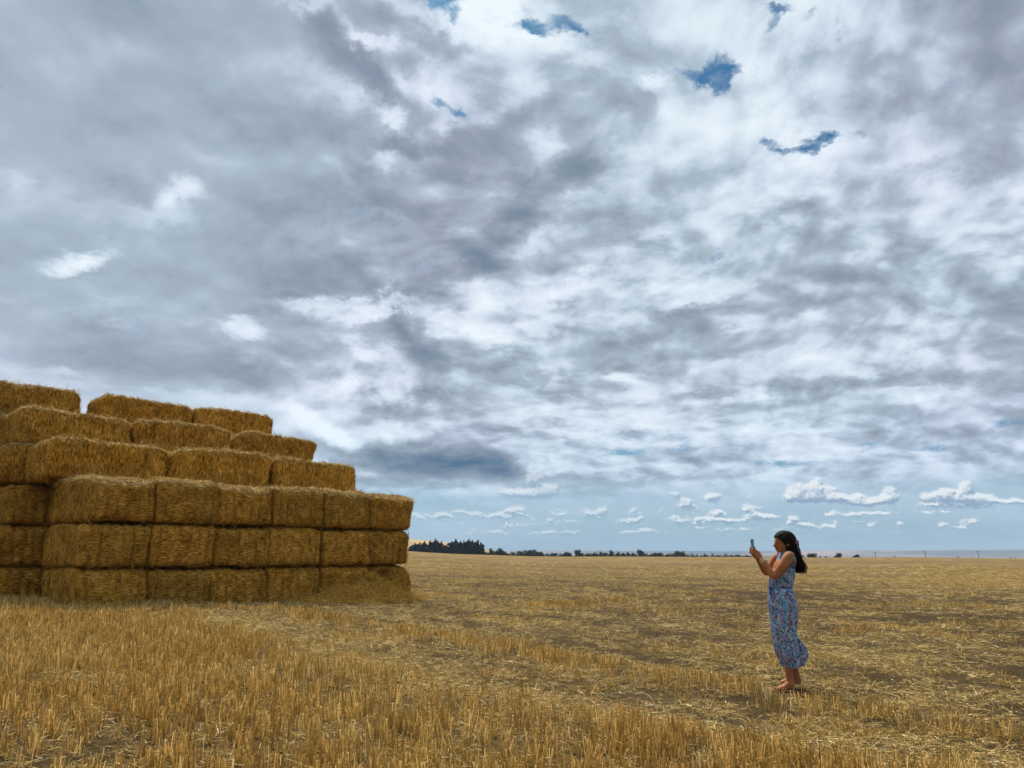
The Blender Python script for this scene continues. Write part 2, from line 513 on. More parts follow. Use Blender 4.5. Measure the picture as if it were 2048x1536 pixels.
def vnoise(x, y):
    xi, yi = np.floor(x).astype(int), np.floor(y).astype(int)
    fx, fy = x - xi, y - yi
    fx, fy = fx * fx * (3 - 2 * fx), fy * fy * (3 - 2 * fy)
    g = lambda a, b: _perm[a % 256, b % 256]
    return (g(xi, yi) * (1 - fx) + g(xi + 1, yi) * fx) * (1 - fy) + (g(xi, yi + 1) * (1 - fx) + g(xi + 1, yi + 1) * fx) * fy


def fbm(x, y, o=4):
    t = 0
    a = .5
    for k in range(o):
        t = t + a * vnoise(x * 2 ** k + 17.3 * k, y * 2 ** k + 9.1 * k)
        a *= .5
    return t / (1 - .5 ** o)


# ------------------------------------------------------------------ the lie of the land
def ground_z(x, y):
    x, y = np.asarray(x, float), np.asarray(y, float)
    xl = np.clip(x, -60, 0)
    xs = np.where(x > 0, x / (1 + np.maximum(x, 0) / 25.0), xl - .02 * xl ** 2 * np.clip((np.hypot(x, y) - 25) / 100, 0, 1) * 1.2)
    yf = np.maximum(y, -20)
    ys = np.where(yf < 60, yf, 60 + (np.minimum(yf, 250) - 60) * .63)
    z = .0081 * ys - .0246 * xs
    r = np.hypot(x, y)
    z = z + (fbm(x * .35, y * .35) - .5) * .06 * np.clip(r / 8, .3, 1) + (fbm(x * .02 + 5, y * .02) - .5) * .9 * np.clip((r - 30) / 150, 0, 1)
    over = np.clip((r - 250) / 250, 0, 1)                # past its crest the field falls away to a plain
    z = z - 9.0 * over * over * (3 - 2 * over)
    z = z + (fbm(x * .0012, y * .0012 + 3) - .5) * 16 * np.clip((r - 500) / 1500, 0, 1)
    return z


def on_ground(px, py):
    v = ray(px, py)
    t = 0.0
    z = 0.0
    for _ in range(40):
        t = (z - EYE) / v.z
        z = float(ground_z(t * v.x, t * v.y))
    return t * v.x, t * v.y


# ------------------------------------------------------------------ how the stubble lies: tracks, standing strips, bare spots
def poly_dist(x, y, pts):
    best = np.full(x.shape, 1e9)
    for (ax_, ay_), (bx_, by_) in zip(pts[:-1], pts[1:]):
        ux, uy = bx_ - ax_, by_ - ay_
        L2 = ux * ux + uy * uy
        t = np.clip(((x - ax_) * ux + (y - ay_) * uy) / L2, 0, 1)
        best = np.minimum(best, np.hypot(x - ax_ - t * ux, y - ay_ - t * uy))
    return best


FLAT = [on_ground(*p) for p in [(430, 1244), (500, 1256), (620, 1290), (760, 1325), (980, 1375), (1250, 1428), (1500, 1468), (1800, 1512), (2080, 1545)]]
STAND = [on_ground(*p) for p in [(430, 1216), (560, 1224), (900, 1282), (1250, 1345), (1600, 1412), (1900, 1462), (2100, 1500)]]
TRACK = [on_ground(*p) for p in [(860, 1236), (1050, 1278), (1250, 1312), (1500, 1350), (1800, 1392), (2100, 1430)]]
STAND2 = [on_ground(*p) for p in [(1000, 1240), (1250, 1275), (1500, 1312), (1800, 1345), (2100, 1372)]]
CLUMPS = [(on_ground(px, py), rx, ry) for px, py, rx, ry in [
    (1130, 1212, .9, 1.3), (1190, 1206, .5, .9), (1330, 1226, 1.0, .8), (1250, 1205, .7, .8), (1630, 1262, .9, .5), (1480, 1250, .6, .5),
    (1880, 1212, 1.4, .9), (1720, 1222, .8, .6), (1960, 1250, 1.0, .5), (1860, 1135, 3.0, 2.0), (1990, 1140, 2.0, 2.0)]]
BARE = [(on_ground(px, py), r_ * .5) for px, py, r_ in [
    (95, 1352, .22), (90, 1378, .25), (188, 1372, .2), (20, 1486, .3), (210, 1512, .36), (40, 1530, .3), (330, 1420, .16), (375, 1402, .15), (560, 1428, .3),
    (280, 1262, .2), (430, 1250, .35), (650, 1440, .2), (380, 1300, .2), (620, 1380, .25), (1830, 1440, .3), (1620, 1520, .2), (1180, 1470, .2), (60, 1300, .2), (490, 1330, .16)]]
SCANT = [[on_ground(*p) for p in q] for q in (
    [(700, 1128), (1100, 1131), (1400, 1133), (1500, 1134)], [(1380, 1140), (1700, 1149), (2048, 1156)], [(760, 1148), (1000, 1158), (1180, 1166)],
    [(960, 1170), (1300, 1176), (1500, 1184)], [(1560, 1168), (1800, 1176), (2048, 1184)], [(1590, 1121.5), (1820, 1120.5)], [(1150, 1152), (1500, 1160), (1900, 1170)])]
SCANT_W = [16, 7, 4, 1.3, 1.8, 25, 2.2]
_a, _b = TRACK[1], TRACK[3]
ROWANG = math.atan2(_b[1] - _a[1], _b[0] - _a[0])


def bump1(d, w_, soft):
    return np.clip((w_ + soft - d) / (2 * soft), 0, 1)


def cover(x, y):
    """(standing 0..1, height factor, litter 0..1, bare 0..1) at points of the field"""
    wob = (fbm(x * .8, y * .8, 3) - .5)
    df, ds, dt, d2 = (poly_dist(x, y, p) + wob * .7 for p in (FLAT, STAND, TRACK, STAND2))
    ang = -np.sin(ROWANG) * x + np.cos(ROWANG) * y                 # across the rows
    al = np.cos(ROWANG) * x + np.sin(ROWANG) * y
    n1_ = fbm(al * .35 + 3, ang * .9, 4)
    n2_ = fbm(x * 1.7, y * 1.7 + 40, 3)
    # near side of the flattened strip: standing nearly everywhere
    fx = np.interp(x, [p[0] for p in FLAT], [p[1] for p in FLAT])
    fx = np.where(x < FLAT[0][0], FLAT[0][1] + (FLAT[0][0] - x) * 1.6, fx)
    near = np.clip((fx - y) / .6 + .5, 0, 1)
    far = 1 - near
    st = near * np.clip(1.35 - np.clip((n2_ - .55) * 5, 0, 1.0) - np.clip((n1_ - .62) * 3, 0, .5), .05, 1)
    st = st + far * np.clip((n1_ - .50) * 2.6, 0, .45)
    ht = near * (.75 + .5 * n1_) + far * .6
    st = np.maximum(st, .95 * bump1(ds, .55, .25))
    ht = np.maximum(ht, 1.0 * bump1(ds, .6, .25))
    st = np.maximum(st, .5 * bump1(d2, .25, .3) * (n2_ > .4))
    for (c, rx, ry) in CLUMPS:
        k = bump1(np.hypot((x - c[0]) / rx, (y - c[1]) / ry) + wob, 1, .25)
        st = np.maximum(st, .85 * k)
        ht = np.maximum(ht, .95 * k)
    fl = bump1(df, .55, .28)
    tr = bump1(dt, .55, .25)
    st = st * (1 - .93 * fl) * (1 - .88 * tr)
    lit = np.clip(.32 + .7 * fl + .15 * tr + .35 * far + (n2_ - .5) * .8, 0, 1)
    bare = np.zeros_like(x)
    for (c, r_) in BARE:
        bare = np.maximum(bare, bump1(np.hypot(x - c[0], (y - c[1]) * .8) + wob * .5, r_, .12))
    streak = fbm(al * .28 + 9, ang * 2.0 + 2, 4)
    bare = np.maximum(bare, far * np.clip((streak - .51) * 6, 0, .85))
    bare = np.maximum(bare, tr * np.clip((fbm(al * 1.6, ang * 5.5 + 7, 2) - .47) * 8, 0, .95))
    for k, pts in enumerate(SCANT):
        wd = SCANT_W[k]
        dd = poly_dist(x, y, pts) + wob * wd * 1.5
        bare = np.maximum(bare, bump1(dd, wd * .6, wd * .5) * np.clip((fbm(x * .25 + 3 * k, y * .9, 4) - .30) * 6, 0, 1) * .97)
    speck = np.clip((fbm(al * 2.0 + 5, ang * 6.5 + 11, 2) - .50) * 8, 0, .85) * far
    bare = np.maximum(bare, speck)
    st = st * (1 - bare)
    lit = lit * (1 - (.45 + .5 * far) * bare)
    return np.clip(st, 0, 1), ht, lit, bare


# ------------------------------------------------------------------ straw and soil
STRAW = [(.27, .18, .055), (.52, .39, .15), (.82, .70, .42)]


def straw_shader(nt, tint=1.0, rnd_out=None, vary=1.0):
    info = nt.n.new('ShaderNodeObjectInfo')
    geo_ = nt.n.new('ShaderNodeNewGeometry')
    pos = geo_.outputs['Position']
    r1 = geo_.outputs['Random Per Island']
    f = nt.m('ADD', nt.m('MULTIPLY', info.outputs['Random'], .3), nt.m('MULTIPLY', r1, .7))
    c = nt.ramp(f, [(0, [k * tint * .8 for k in STRAW[0]]), (.35, [k * tint for k in STRAW[0]]), (.75, [k * tint for k in STRAW[1]]), (1, [k * tint for k in STRAW[2]])])
    return c, pos


m_stub, nt = material('stubble_straw')
c, pos = straw_shader(nt, 1.36)
big = nt.noise(pos, .45, 3, dims='2D')
c = nt.mix(nt.rng(big, .38, .62), nt.mix(1.0, c, (1.12, 1.05, .90, 1), blend='MULTIPLY'), nt.mix(1.0, c, (1.17, 1.15, 1.08, 1), blend='MULTIPLY'))
dif = nt.node('ShaderNodeBsdfDiffuse', None, Color=c)
tr_ = nt.node('ShaderNodeBsdfTranslucent', None, Color=c)
mx = nt.n.new('ShaderNodeMixShader')
mx.inputs[0].default_value = .33
nt.put(mx.inputs[1], dif)
nt.put(mx.inputs[2], tr_)
finish(nt, mx.outputs[0])

m_lit, nt = material('loose_straw')
c, pos = straw_shader(nt, 1.28)
dif = nt.node('ShaderNodeBsdfDiffuse', None, Color=nt.mix(1.0, c, (1.03, 1.01, 1.04, 1), blend='MULTIPLY'))
finish(nt, dif.outputs[0])

m_soil, nt = material('field_soil')
gp = nt.n.new('ShaderNodeNewGeometry').outputs['Position']
att = nt.n.new('ShaderNodeAttribute')
att.attribute_name = 'cover'
av = nt.xyz(att.outputs['Vector'])               # x standing, y litter, z bare
fine = nt.noise(nt.v('MULTIPLY', gp, (1, 1.8, 1)), 42.0, 5, .75, dims='2D')
mid = nt.noise(gp, 7.0, 4, .6, dims='2D')
soil = nt.ramp(fine, [(.3, (.014, .009, .004)), (.5, (.038, .025, .011)), (.75, (.085, .058, .026))])
chaff = nt.ramp(nt.noise(gp, 120.0, 3, .7, dims='2D'), [(.25, (.08, .05, .018)), (.5, (.27, .18, .070)), (.8, (.60, .46, .25))])
cov = nt.m('MULTIPLY', nt.rng(nt.m('ADD', nt.m('MULTIPLY', fine, .75), nt.m('MULTIPLY', mid, .25)), .42, .52),
           nt.m('SUBTRACT', nt.m('ADD', .36, nt.m('MULTIPLY', av[1], .60)), nt.m('MULTIPLY', av[2], .30)))
nearc = nt.mix(cov, soil, chaff)
# further off single stalks cannot be told apart: the cover's own mean colour
dist = nt.v('LENGTH', gp)
strk = nt.noise(nt.v('MULTIPLY', gp, (.035, .34, 1)), 1.0, 5, .62, dims='2D')
strk2 = nt.noise(nt.v('MULTIPLY', gp, (.11, 1.6, 1)), 1.0, 4, .6, dims='2D')
patch = nt.noise(gp, .012, 3, .6, dims='2D')
fcol = nt.ramp(nt.m('ADD', nt.m('MULTIPLY', strk, .65), nt.m('MULTIPLY', strk2, .35)), [
    (.36, (.115, .082, .036)), (.46, (.20, .137, .054)), (.56, (.27, .185, .073)), (.66, (.33, .24, .11))])
fcol = nt.mix(nt.rng(dist, 90, 200), fcol, nt.mix(.4, fcol, (.31, .19, .065, 1)))
fcol = nt.mix(nt.m('MULTIPLY', av[2], nt.rng(strk2, .3, .62, .95, .35)), fcol, (.070, .047, .021, 1))
fcol = nt.mix(nt.rng(dist, 330, 600), fcol, nt.ramp(nt.noise(gp, .0014, 4, .6, dims='2D'), [(.4, (.30, .22, .13)), (.5, (.42, .31, .2)), (.6, (.22, .20, .11))]))
sc2 = nt.mix(nt.rng(dist, 24, 55), nearc, fcol)
finish(nt, principled(nt, sc2, .95, .05, bump(nt, nt.m('ADD', fine, nt.m('MULTIPLY', mid, 2.0)), .6, .03)))

# the field: rings round the camera, fine near it, out to the far plain
ringr = np.concatenate([np.linspace(0, 4, 9)[1:], np.geomspace(4.2, 60, 150), np.geomspace(62, 320, 90), np.geomspace(330, 7000, 60)])
tha = np.concatenate([np.linspace(-48, 48, 320), np.linspace(51, 309, 80)])
tha = np.radians(tha)
rr, tt = np.meshgrid(ringr, tha, indexing='ij')
gx, gy = rr * np.sin(tt), rr * np.cos(tt)
gz = ground_z(gx, gy)
n_r, n_t = rr.shape
gv = np.stack([gx.ravel(), gy.ravel(), gz.ravel()], 1)
gv = np.vstack([gv, [[0, 0, float(ground_z(0, 0))]]])
faces = []
for i in range(n_r - 1):
    for j in range(n_t):
        k = (j + 1) % n_t
        faces.append((i * n_t + j, i * n_t + k, (i + 1) * n_t + k, (i + 1) * n_t + j))
for j in range(n_t):
    faces.append((n_r * n_t, (j + 1) % n_t, j))
faces = [f[::-1] for f in faces]
me = mesh('field', gv, faces, True)
st_, ht_, li_, ba_ = cover(gv[:, 0], gv[:, 1])
at_ = me.attributes.new('cover', 'FLOAT_VECTOR', 'POINT')
at_.data.foreach_set('vector', np.stack([st_, li_, ba_], 1).astype(np.float32).ravel())
field_o = obj('field', me, m_soil)
tag(field_o, kind='structure')


# ------------------------------------------------------------------ stalks: small tufts built once, set out by geometry nodes
def stalk(vs, fs, base, top, r0, r1, sides=3, cap=False):
    d_ = (Vector(top) - Vector(base)).normalized()
    a_ = d_.orthogonal().normalized()
    a_.rotate(Matrix.Rotation(rnd.random() * 6.28, 3, d_))
    b_ = d_.cross(a_)
    i0 = len(vs)
    for (p_, r_) in ((Vector(base), r0), (Vector(top), r1)):
        for k in range(sides):
            t_ = 2 * math.pi * k / sides
            vs.append(tuple(p_ + (a_ * math.cos(t_) + b_ * math.sin(t_)) * r_))
    for k in range(sides):
        l_ = (k + 1) % sides
        fs.append((i0 + k, i0 + l_, i0 + sides + l_, i0 + sides + k))


def tuft_standing(n, spread, h):
    vs, fs = [], []
    for _ in range(n):
        x_, y_ = rnd.gauss(0, spread), rnd.gauss(0, .014)
        hh = h * rnd.uniform(.55, 1.15)
        lean = rnd.gauss(0, .12) if rnd.random() < .78 else rnd.gauss(0, .5)
        lean2 = rnd.gauss(0, .10)
        t_ = (x_ + hh * lean, y_ + hh * lean2, hh * math.cos(lean))
        r_ = rnd.uniform(.0021, .0038)
        stalk(vs, fs, (x_, y_, -.02), t_, r_, r_ * .9)
        if rnd.random() < .22:                   # a dry leaf hanging off
            z0 = rnd.uniform(.3, .8)
            m_ = tuple(Vector((x_, y_, 0)).lerp(Vector(t_), z0))
            a_ = rnd.random() * 6.28
            e_ = (m_[0] + .05 * math.cos(a_), m_[1] + .05 * math.sin(a_), m_[2] + rnd.uniform(-.03, .03))
            stalk(vs, fs, m_, e_, .0018, .0006)
    return vs, fs


def tuft_lying(n, spread, ln=.16):
    vs, fs = [], []
    for _ in range(n):
        x_, y_ = rnd.gauss(0, spread), rnd.gauss(0, spread)
        a_ = rnd.gauss(0, .9)
        l_ = ln * rnd.uniform(.35, 1.3)
        z0, z1 = rnd.uniform(.004, .03), rnd.uniform(.004, .035)
        if rnd.random() < .15:
            z1 += .05
        m_ = (x_ + l_ * .5 * math.cos(a_), y_ + l_ * .5 * math.sin(a_), (z0 + z1) / 2 + rnd.uniform(-.003, .012))
        a2 = a_ + rnd.gauss(0, .1)
        e_ = (m_[0] + l_ * .5 * math.cos(a2), m_[1] + l_ * .5 * math.sin(a2), z1)
        r_ = rnd.uniform(.0014, .0026)
        stalk(vs, fs, (x_, y_, z0), m_, r_, r_)
        stalk(vs, fs, m_, e_, r_, r_ * .8)
    return vs, fs


def src(name, vf, mat):
    """a tuft's mesh; it is placed only through the nodes of the stubble it belongs to"""
    me_ = mesh(name, vf[0], vf[1])
    me_.materials.append(mat)
    return bpy.data.objects.new(name, me_)


def scatter_group(name, sources):
    g_ = bpy.data.node_groups.new(name, 'GeometryNodeTree')
    g_.interface.new_socket('Geometry', in_out='INPUT', socket_type='NodeSocketGeometry')
    g_.interface.new_socket('Geometry', in_out='OUTPUT', socket_type='NodeSocketGeometry')
    N = g_.nodes
    gin, gout = N.new('NodeGroupInput'), N.new('NodeGroupOutput')
    g2i = N.new('GeometryNodeGeometryToInstance')
    for s_ in reversed(sources):
        oi = N.new('GeometryNodeObjectInfo')
        oi.inputs['Object'].default_value = s_
        g_.links.new(oi.outputs['Geometry'], g2i.inputs[0])
    iop = N.new('GeometryNodeInstanceOnPoints')

    def attr(nm, dt):
        a = N.new('GeometryNodeInputNamedAttribute')
        a.data_type = dt
        a.inputs['Name'].default_value = nm
        return a.outputs['Attribute']
    g_.links.new(gin.outputs[0], iop.inputs['Points'])
    g_.links.new(g2i.outputs[0], iop.inputs['Instance'])
    iop.inputs['Pick Instance'].default_value = True
    g_.links.new(attr('pick', 'INT'), iop.inputs['Instance Index'])
    e2r = N.new('FunctionNodeEulerToRotation')
    g_.links.new(attr('turn', 'FLOAT_VECTOR'), e2r.inputs[0])
    g_.links.new(e2r.outputs[0], iop.inputs['Rotation'])
    g_.links.new(attr('size', 'FLOAT_VECTOR'), iop.inputs['Scale'])
    g_.links.new(iop.outputs[0], gout.inputs[0])
    return g_


def scatter(name, pts, turn, size, pick, group, mat, parent=None):
    me_ = bpy.data.meshes.new(name)
    me_.vertices.add(len(pts))
    me_.vertices.foreach_set('co', np.asarray(pts, np.float32).ravel())
    for nm, ty, dat, key in (('turn', 'FLOAT_VECTOR', turn, 'vector'), ('size', 'FLOAT_VECTOR', size, 'vector'), ('pick', 'INT', pick, 'value')):
        a = me_.attributes.new(nm, ty, 'POINT')
        a.data.foreach_set(key, np.asarray(dat, np.int32 if ty == 'INT' else np.float32).ravel())
    me_.materials.append(mat)
    o = bpy.data.objects.new(name, me_)
    C.objects.link(o)
    o.parent = parent
    md = o.modifiers.new('scatter', 'NODES')
    md.node_group = group
    return o


STACK_A = np.array([-8.52, 14.92])               # front left corner of the straw stack, and its axes
U_ = np.array([.715, .699])
V_ = np.array([-.699, .715])


def in_stack(x, y, pad=0.0):
    u = (x - STACK_A[0]) * U_[0] + (y - STACK_A[1]) * U_[1]
    v = (x - STACK_A[0]) * V_[0] + (y - STACK_A[1]) * V_[1]
    return ((u > -pad) & (u < 8.1 + pad) & (v > -pad) & (v < 9)) | ((u > -.7 - pad) & (u < 8.1) & (v > 2.7 - pad) & (v < 9))


FOOT = on_ground(1574, 1380)                      # trodden spot under the woman's feet
stand_src = [src('stubble_tuft', tuft_standing(9, .05, .135), m_stub) for _ in range(10)]
lying_src = [src('straw_litter', tuft_lying(11, .08, .13), m_lit) for _ in range(8)]
g_stand = scatter_group('standing_stubble', stand_src)
g_lie = scatter_group('lying_straw', lying_src)


def field_points(y0, y1, per_m2, rows=None):
    """random points in the wedge of field in front of the camera; on drill rows when rows is given"""
    half = 1.02 if y1 < 46 else .85
    area = half * (y1 * y1 - y0 * y0)
    n = int(area * per_m2)
    y = np.sqrt(nprs.rand(n) * (y1 * y1 - y0 * y0) + y0 * y0)
    x = (nprs.rand(n) * 2 - 1) * half * y
    if rows:
        ang = -math.sin(ROWANG) * x + math.cos(ROWANG) * y
        snapped = np.round(ang / rows) * rows + nprs.randn(n) * .018
        dlt = snapped - ang
        x, y = x - math.sin(ROWANG) * dlt, y + math.cos(ROWANG) * dlt
    return x, y


def lay(kind, zones):
    P_, T_, S_, K_ = [], [], [], []
    for (y0, y1, dens, sc_xy, sc_z) in zones:
        x, y = field_points(y0, y1, dens, .16 if kind == 'stand' and y1 < 30 else None)
        st, ht, li, ba = cover(x, y)
        keep = nprs.rand(len(x)) < (st if kind == 'stand' else li)
        keep &= ~in_stack(x, y)
        keep &= ~((np.abs(x - FOOT[0] + .03) < .20) & (y < FOOT[1] + .12) & (y > FOOT[1] - (.55 if kind == 'stand' else .2)))
        x, y, st, ht, li = x[keep], y[keep], st[keep], ht[keep], li[keep]
        n = len(x)
        z = ground_z(x, y)
        P_.append(np.stack([x, y, z], 1))
        jig = .10 if kind == 'stand' else .05
        T_.append(np.stack([nprs.randn(n) * jig, nprs.randn(n) * jig, ROWANG + nprs.randn(n) * (.3 if kind == 'stand' else .8) + math.pi * (nprs.rand(n) > .5)], 1))
        s = .85 + .3 * nprs.rand(n)
        S_.append(np.stack([s * sc_xy, s * sc_xy, s * sc_z * (np.clip(ht, .35, 1.2) if kind == 'stand' else np.ones(n))], 1))
        K_.append(nprs.randint(0, 8, n) if kind != 'stand' else nprs.randint(0, 10, n))
    return [np.concatenate(a) for a in (P_, T_, S_, K_)]


a = lay('stand', [(2.4, 12, 125, 1, 1), (12, 24, 70, 1.3, 1.0), (24, 45, 26, 1.8, 1.0), (45, 80, 7.0, 3.0, 1.1)])
stub_o = scatter('standing_stubble', *a, g_stand, m_stub)
tag(stub_o, 'cut golden stubble standing in rows and patches over the whole field', 'stubble', kind='stuff')
b = lay('lie', [(2.4, 12, 150, .95, 1), (12, 24, 80, 1.15, 1.0), (24, 45, 30, 1.6, 1.2), (45, 80, 5, 2.8, 1.6)])
lie_o = scatter('loose_straw', *b, g_lie, m_lit)
tag(lie_o, 'pale loose straw lying flat between the standing stubble', 'straw', kind='stuff')
print('stubble', len(a[0]), 'litter', len(b[0]))


# ------------------------------------------------------------------ far country: hill, ridge, air
def polar_patch(name, az0, az1, n_a, radii, zfun, mat):
    A = np.linspace(az0, az1, n_a)
    rr_, aa_ = np.meshgrid(radii, A, indexing='ij')
    X, Y = rr_ * np.sin(aa_), rr_ * np.cos(aa_)
    Z = zfun(rr_, aa_, X, Y)
    fs = []
    for i in range(len(radii) - 1):
        for j in range(n_a - 1):
            fs.append((i * n_a + j, (i + 1) * n_a + j, (i + 1) * n_a + j + 1, i * n_a + j + 1)[::-1])
    o = obj(name, mesh(name, np.stack([X.ravel(), Y.ravel(), Z.ravel()], 1), fs, True), mat)
    tag(o, kind='structure')
    return o


m_ridge, nt = material('ridge_land')
gp = nt.n.new('ShaderNodeNewGeometry').outputs['Position']
n = nt.noise(nt.v('MULTIPLY', gp, (.0011, .0011, .012)), 1.0, 5, .62)
n2 = nt.noise(nt.v('MULTIPLY', gp, (.0004, .0004, .004)), 1.0, 3, .5)
c = nt.ramp(nt.m('ADD', nt.m('MULTIPLY', n, .6), nt.m('MULTIPLY', n2, .4)), [(.40, (.05, .055, .06)), (.48, (.13, .11, .10)), (.55, (.32, .22, .17)), (.64, (.46, .33, .26))])
finish(nt, principled(nt, c, .95, .02))


def ridge_z(r_, a_, X, Y):
    top = 46 + 20 * (fbm(a_ * 3.2 + 7, a_ * 0 + 2, 3) - .5) + 7 * (fbm(a_ * 16, a_ * 0 + 5, 3) - .5)
    f = np.clip((r_ - 4300) / 2000, 0, 1)
    s = f * f * (3 - 2 * f)
    gullies = (fbm(X * .0022, Y * .0022, 5) - .5) * 26 * s * (1 - .75 * s)
    back = np.clip((r_ - 6400) / 600, 0, 1)
    return -14 + (top + 14) * s + gullies - 30 * back


polar_patch('hills', -1.9, 1.9, 420, np.linspace(4200, 6900, 46), ridge_z, m_ridge)

m_gold, nt = material('stubble_hill')
gp = nt.n.new('ShaderNodeNewGeometry').outputs['Position']
n = nt.noise(nt.v('MULTIPLY', gp, (.004, .004, .08)), 1.0, 4, .6)
finish(nt, principled(nt, nt.ramp(n, [(.35, (.25, .19, .09)), (.55, (.42, .31, .14)), (.7, (.48, .37, .20))]), .95, .02))


def hill_z(r_, a_, X, Y):
    prof = np.interp(a_, [-1.0, -.55, -.30, -.127, -.080, -.035, .0, .05], [2, 10, 19, 19.6, 15.5, 8, 2, -14])
    f = np.clip(1 - np.abs(r_ - 930) / 240, 0, 1)
    return -12 + (prof + 12 + EYE) * f * f * (3 - 2 * f)


polar_patch('hill', -1.0, .06, 90, np.linspace(690, 1180, 24), hill_z, m_gold)


# ------------------------------------------------------------------ trees along the crest
def leaf_mat(name, a_, b_):
    m, nt = material(name)
    geo_ = nt.n.new('ShaderNodeNewGeometry')
    c = nt.ramp(geo_.outputs['Random Per Island'], [(0, a_), (1, b_)])
    finish(nt, principled(nt, c, .8, .1))
    return m


m_con = leaf_mat('conifer_needles', (.006, .012, .008), (.020, .032, .018))
m_dec = leaf_mat('leaves_dark', (.012, .020, .007), (.040, .055, .018))
m_grn = leaf_mat('leaves_grey_green', (.035, .055, .03), (.08, .10, .055))
m_rst = leaf_mat('leaves_rust', (.16, .05, .025), (.25, .09, .04))
m_bark = simple_mat('bark', (.045, .03, .02), .9, .1)
m_post = simple_mat('weathered_pole_wood', (.10, .085, .07), .9, .1)


def crown_lobes(lobes, count, leaf):
    """leaf-sized faces spread through a crown's volume"""
    vs, fs = [], []
    tot = sum(l[3] * l[4] * l[5] for l in lobes)
    for (cx, cy, cz, rx, ry, rz) in lobes:
        for _ in range(max(12, int(count * rx * ry * rz / tot))):
            d_ = Vector((rnd.gauss(0, 1), rnd.gauss(0, 1), rnd.gauss(0, 1))).normalized() * (rnd.random() ** .4)
            p_ = Vector((cx + d_.x * rx, cy + d_.y * ry, cz + d_.z * rz))
            q = Euler((rnd.random() * 6, rnd.random() * 6, rnd.random() * 6)).to_matrix()
            s = leaf * rnd.uniform(.6, 1.4)
            i0 = len(vs)
            for (u_, v_) in ((-1, -.6), (1, -.5), (.2, 1)):
                vs.append(tuple(p_ + q @ Vector((u_ * s, v_ * s, rnd.uniform(-.2, .2) * s))))
            fs.append((i0, i0 + 1, i0 + 2))
    return vs, fs


def trunk_mesh(h, r):
    vs, fs = [], []
    stalk(vs, fs, (0, 0, -.6), (0, 0, h), r, r * .45, 7)
    for k in range(3):
        a_ = k * 2.1 + rnd.random()
        stalk(vs, fs, (0, 0, h * .55), (h * .35 * math.cos(a_), h * .35 * math.sin(a_), h * .95), r * .45, r * .15, 5)
    return mesh('trunk', vs, fs)


def place_far(px, dist):
    v = ray(px, 1112)
    x, y = v.x / v.y * dist, dist
    return x, y, float(ground_z(x, y))


def tree(kind, px, ytop, wpx, dist, label, group, mat, lobes=None):
    x, y, z = place_far(px, dist)
    ztop = EYE + (1112 - ytop) / 1518 * dist
    h = max(1.4, ztop - z)
    wd = wpx / 1518 * dist
    t = empty('conifer_tree' if kind == 'con' else 'bush' if kind == 'bush' else 'tree', (x, y, z), rnd.random() * 6)
    tag(t, label, {'con': 'tree', 'bush': 'bush'}.get(kind, 'tree'), group)
    if kind == 'con':
        L_ = []
        n_ = 9
        for k in range(n_):
            f = k / (n_ - 1)
            r_ = wd * .66 * (1 - f) ** .5 * rnd.uniform(.8, 1.2) + .15
            L_.append((rnd.gauss(0, .06) * wd, rnd.gauss(0, .06) * wd, h * (.14 + .82 * f), r_, r_, h * .07))
        vf = crown_lobes(L_, 2200, h * .05)
    elif kind == 'bush':
        L_ = [(rnd.uniform(-.35, .35) * wd, rnd.uniform(-.3, .3) * wd, h * rnd.uniform(.35, .6), wd * .28, wd * .28, h * rnd.uniform(.3, .42)) for _ in range(6)]
        vf = crown_lobes(L_, 500, min(wd, h) * .075)
    else:
        L_ = [(0, 0, h * .5, wd * .34, wd * .34, h * .36)]
        for _ in range(8):
            a_ = rnd.random() * 6.28
            k_ = rnd.uniform(.2, .36)
            zf = rnd.uniform(.38, .84)
            sc_ = 1 - .5 * abs(zf - .55)
            L_.append((math.cos(a_) * wd * k_ * sc_, math.sin(a_) * wd * k_ * sc_, h * zf, wd * .18, wd * .18, h * .15))
        vf = crown_lobes(L_, 900, min(wd, h) * .05)
    obj('crown', mesh('crown', *vf), mat, t)
    if kind != 'bush':
        obj('trunk', trunk_mesh(h * (.8 if kind == 'con' else .55), max(.12, h * .022)), m_bark, t)
    else:
        vs, fs = [], []
        for _ in range(5):
            stalk(vs, fs, (rnd.uniform(-.1, .1), rnd.uniform(-.1, .1), -.3), (rnd.uniform(-.3, .3) * wd, rnd.uniform(-.3, .3) * wd, h * .6), .07, .03, 4)
        obj('stem', mesh('stem', vs, fs), m_bark, t)
    return t


ORD = ['first', 'second', 'third', 'fourth', 'fifth', 'sixth', 'seventh', 'eighth', 'ninth', 'tenth', 'eleventh', 'twelfth',
       'thirteenth', 'fourteenth', 'fifteenth', 'sixteenth', 'seventeenth', 'eighteenth', 'nineteenth', 'twentieth']
# grove of conifers beside the stack: a lower clump by the bales, a taller one right of it
for i, (px, yt, w_, d_) in enumerate([(826, 1086, 14, 372), (838, 1085, 13, 380), (849, 1083, 13, 366), (860, 1081, 12, 376), (871, 1078, 12, 362), (881, 1083, 12, 380), (891, 1087, 14, 370), (900, 1089, 12, 384)]):
    tree('con', px, yt + 1.5, w_ * 1.9, d_, f'dark conifer in the lower clump beside the straw stack, {ORD[i]} from the left', 'dark conifers in the lower clump', m_con)
for i, (px, yt, w_, d_) in enumerate([(905, 1082, 13, 352), (912, 1079, 11, 360), (921, 1082, 12, 348), (930, 1081, 11, 358), (937, 1078, 12, 350), (946, 1081, 12, 360), (954, 1080, 11, 352), (961, 1085, 9, 356)]):
    tree('con', px, yt + 1.5, w_ * 1.9, d_, f'black-green conifer in the taller clump left of the long hedge, {ORD[i]} from the left', 'conifers in the taller clump', m_con)
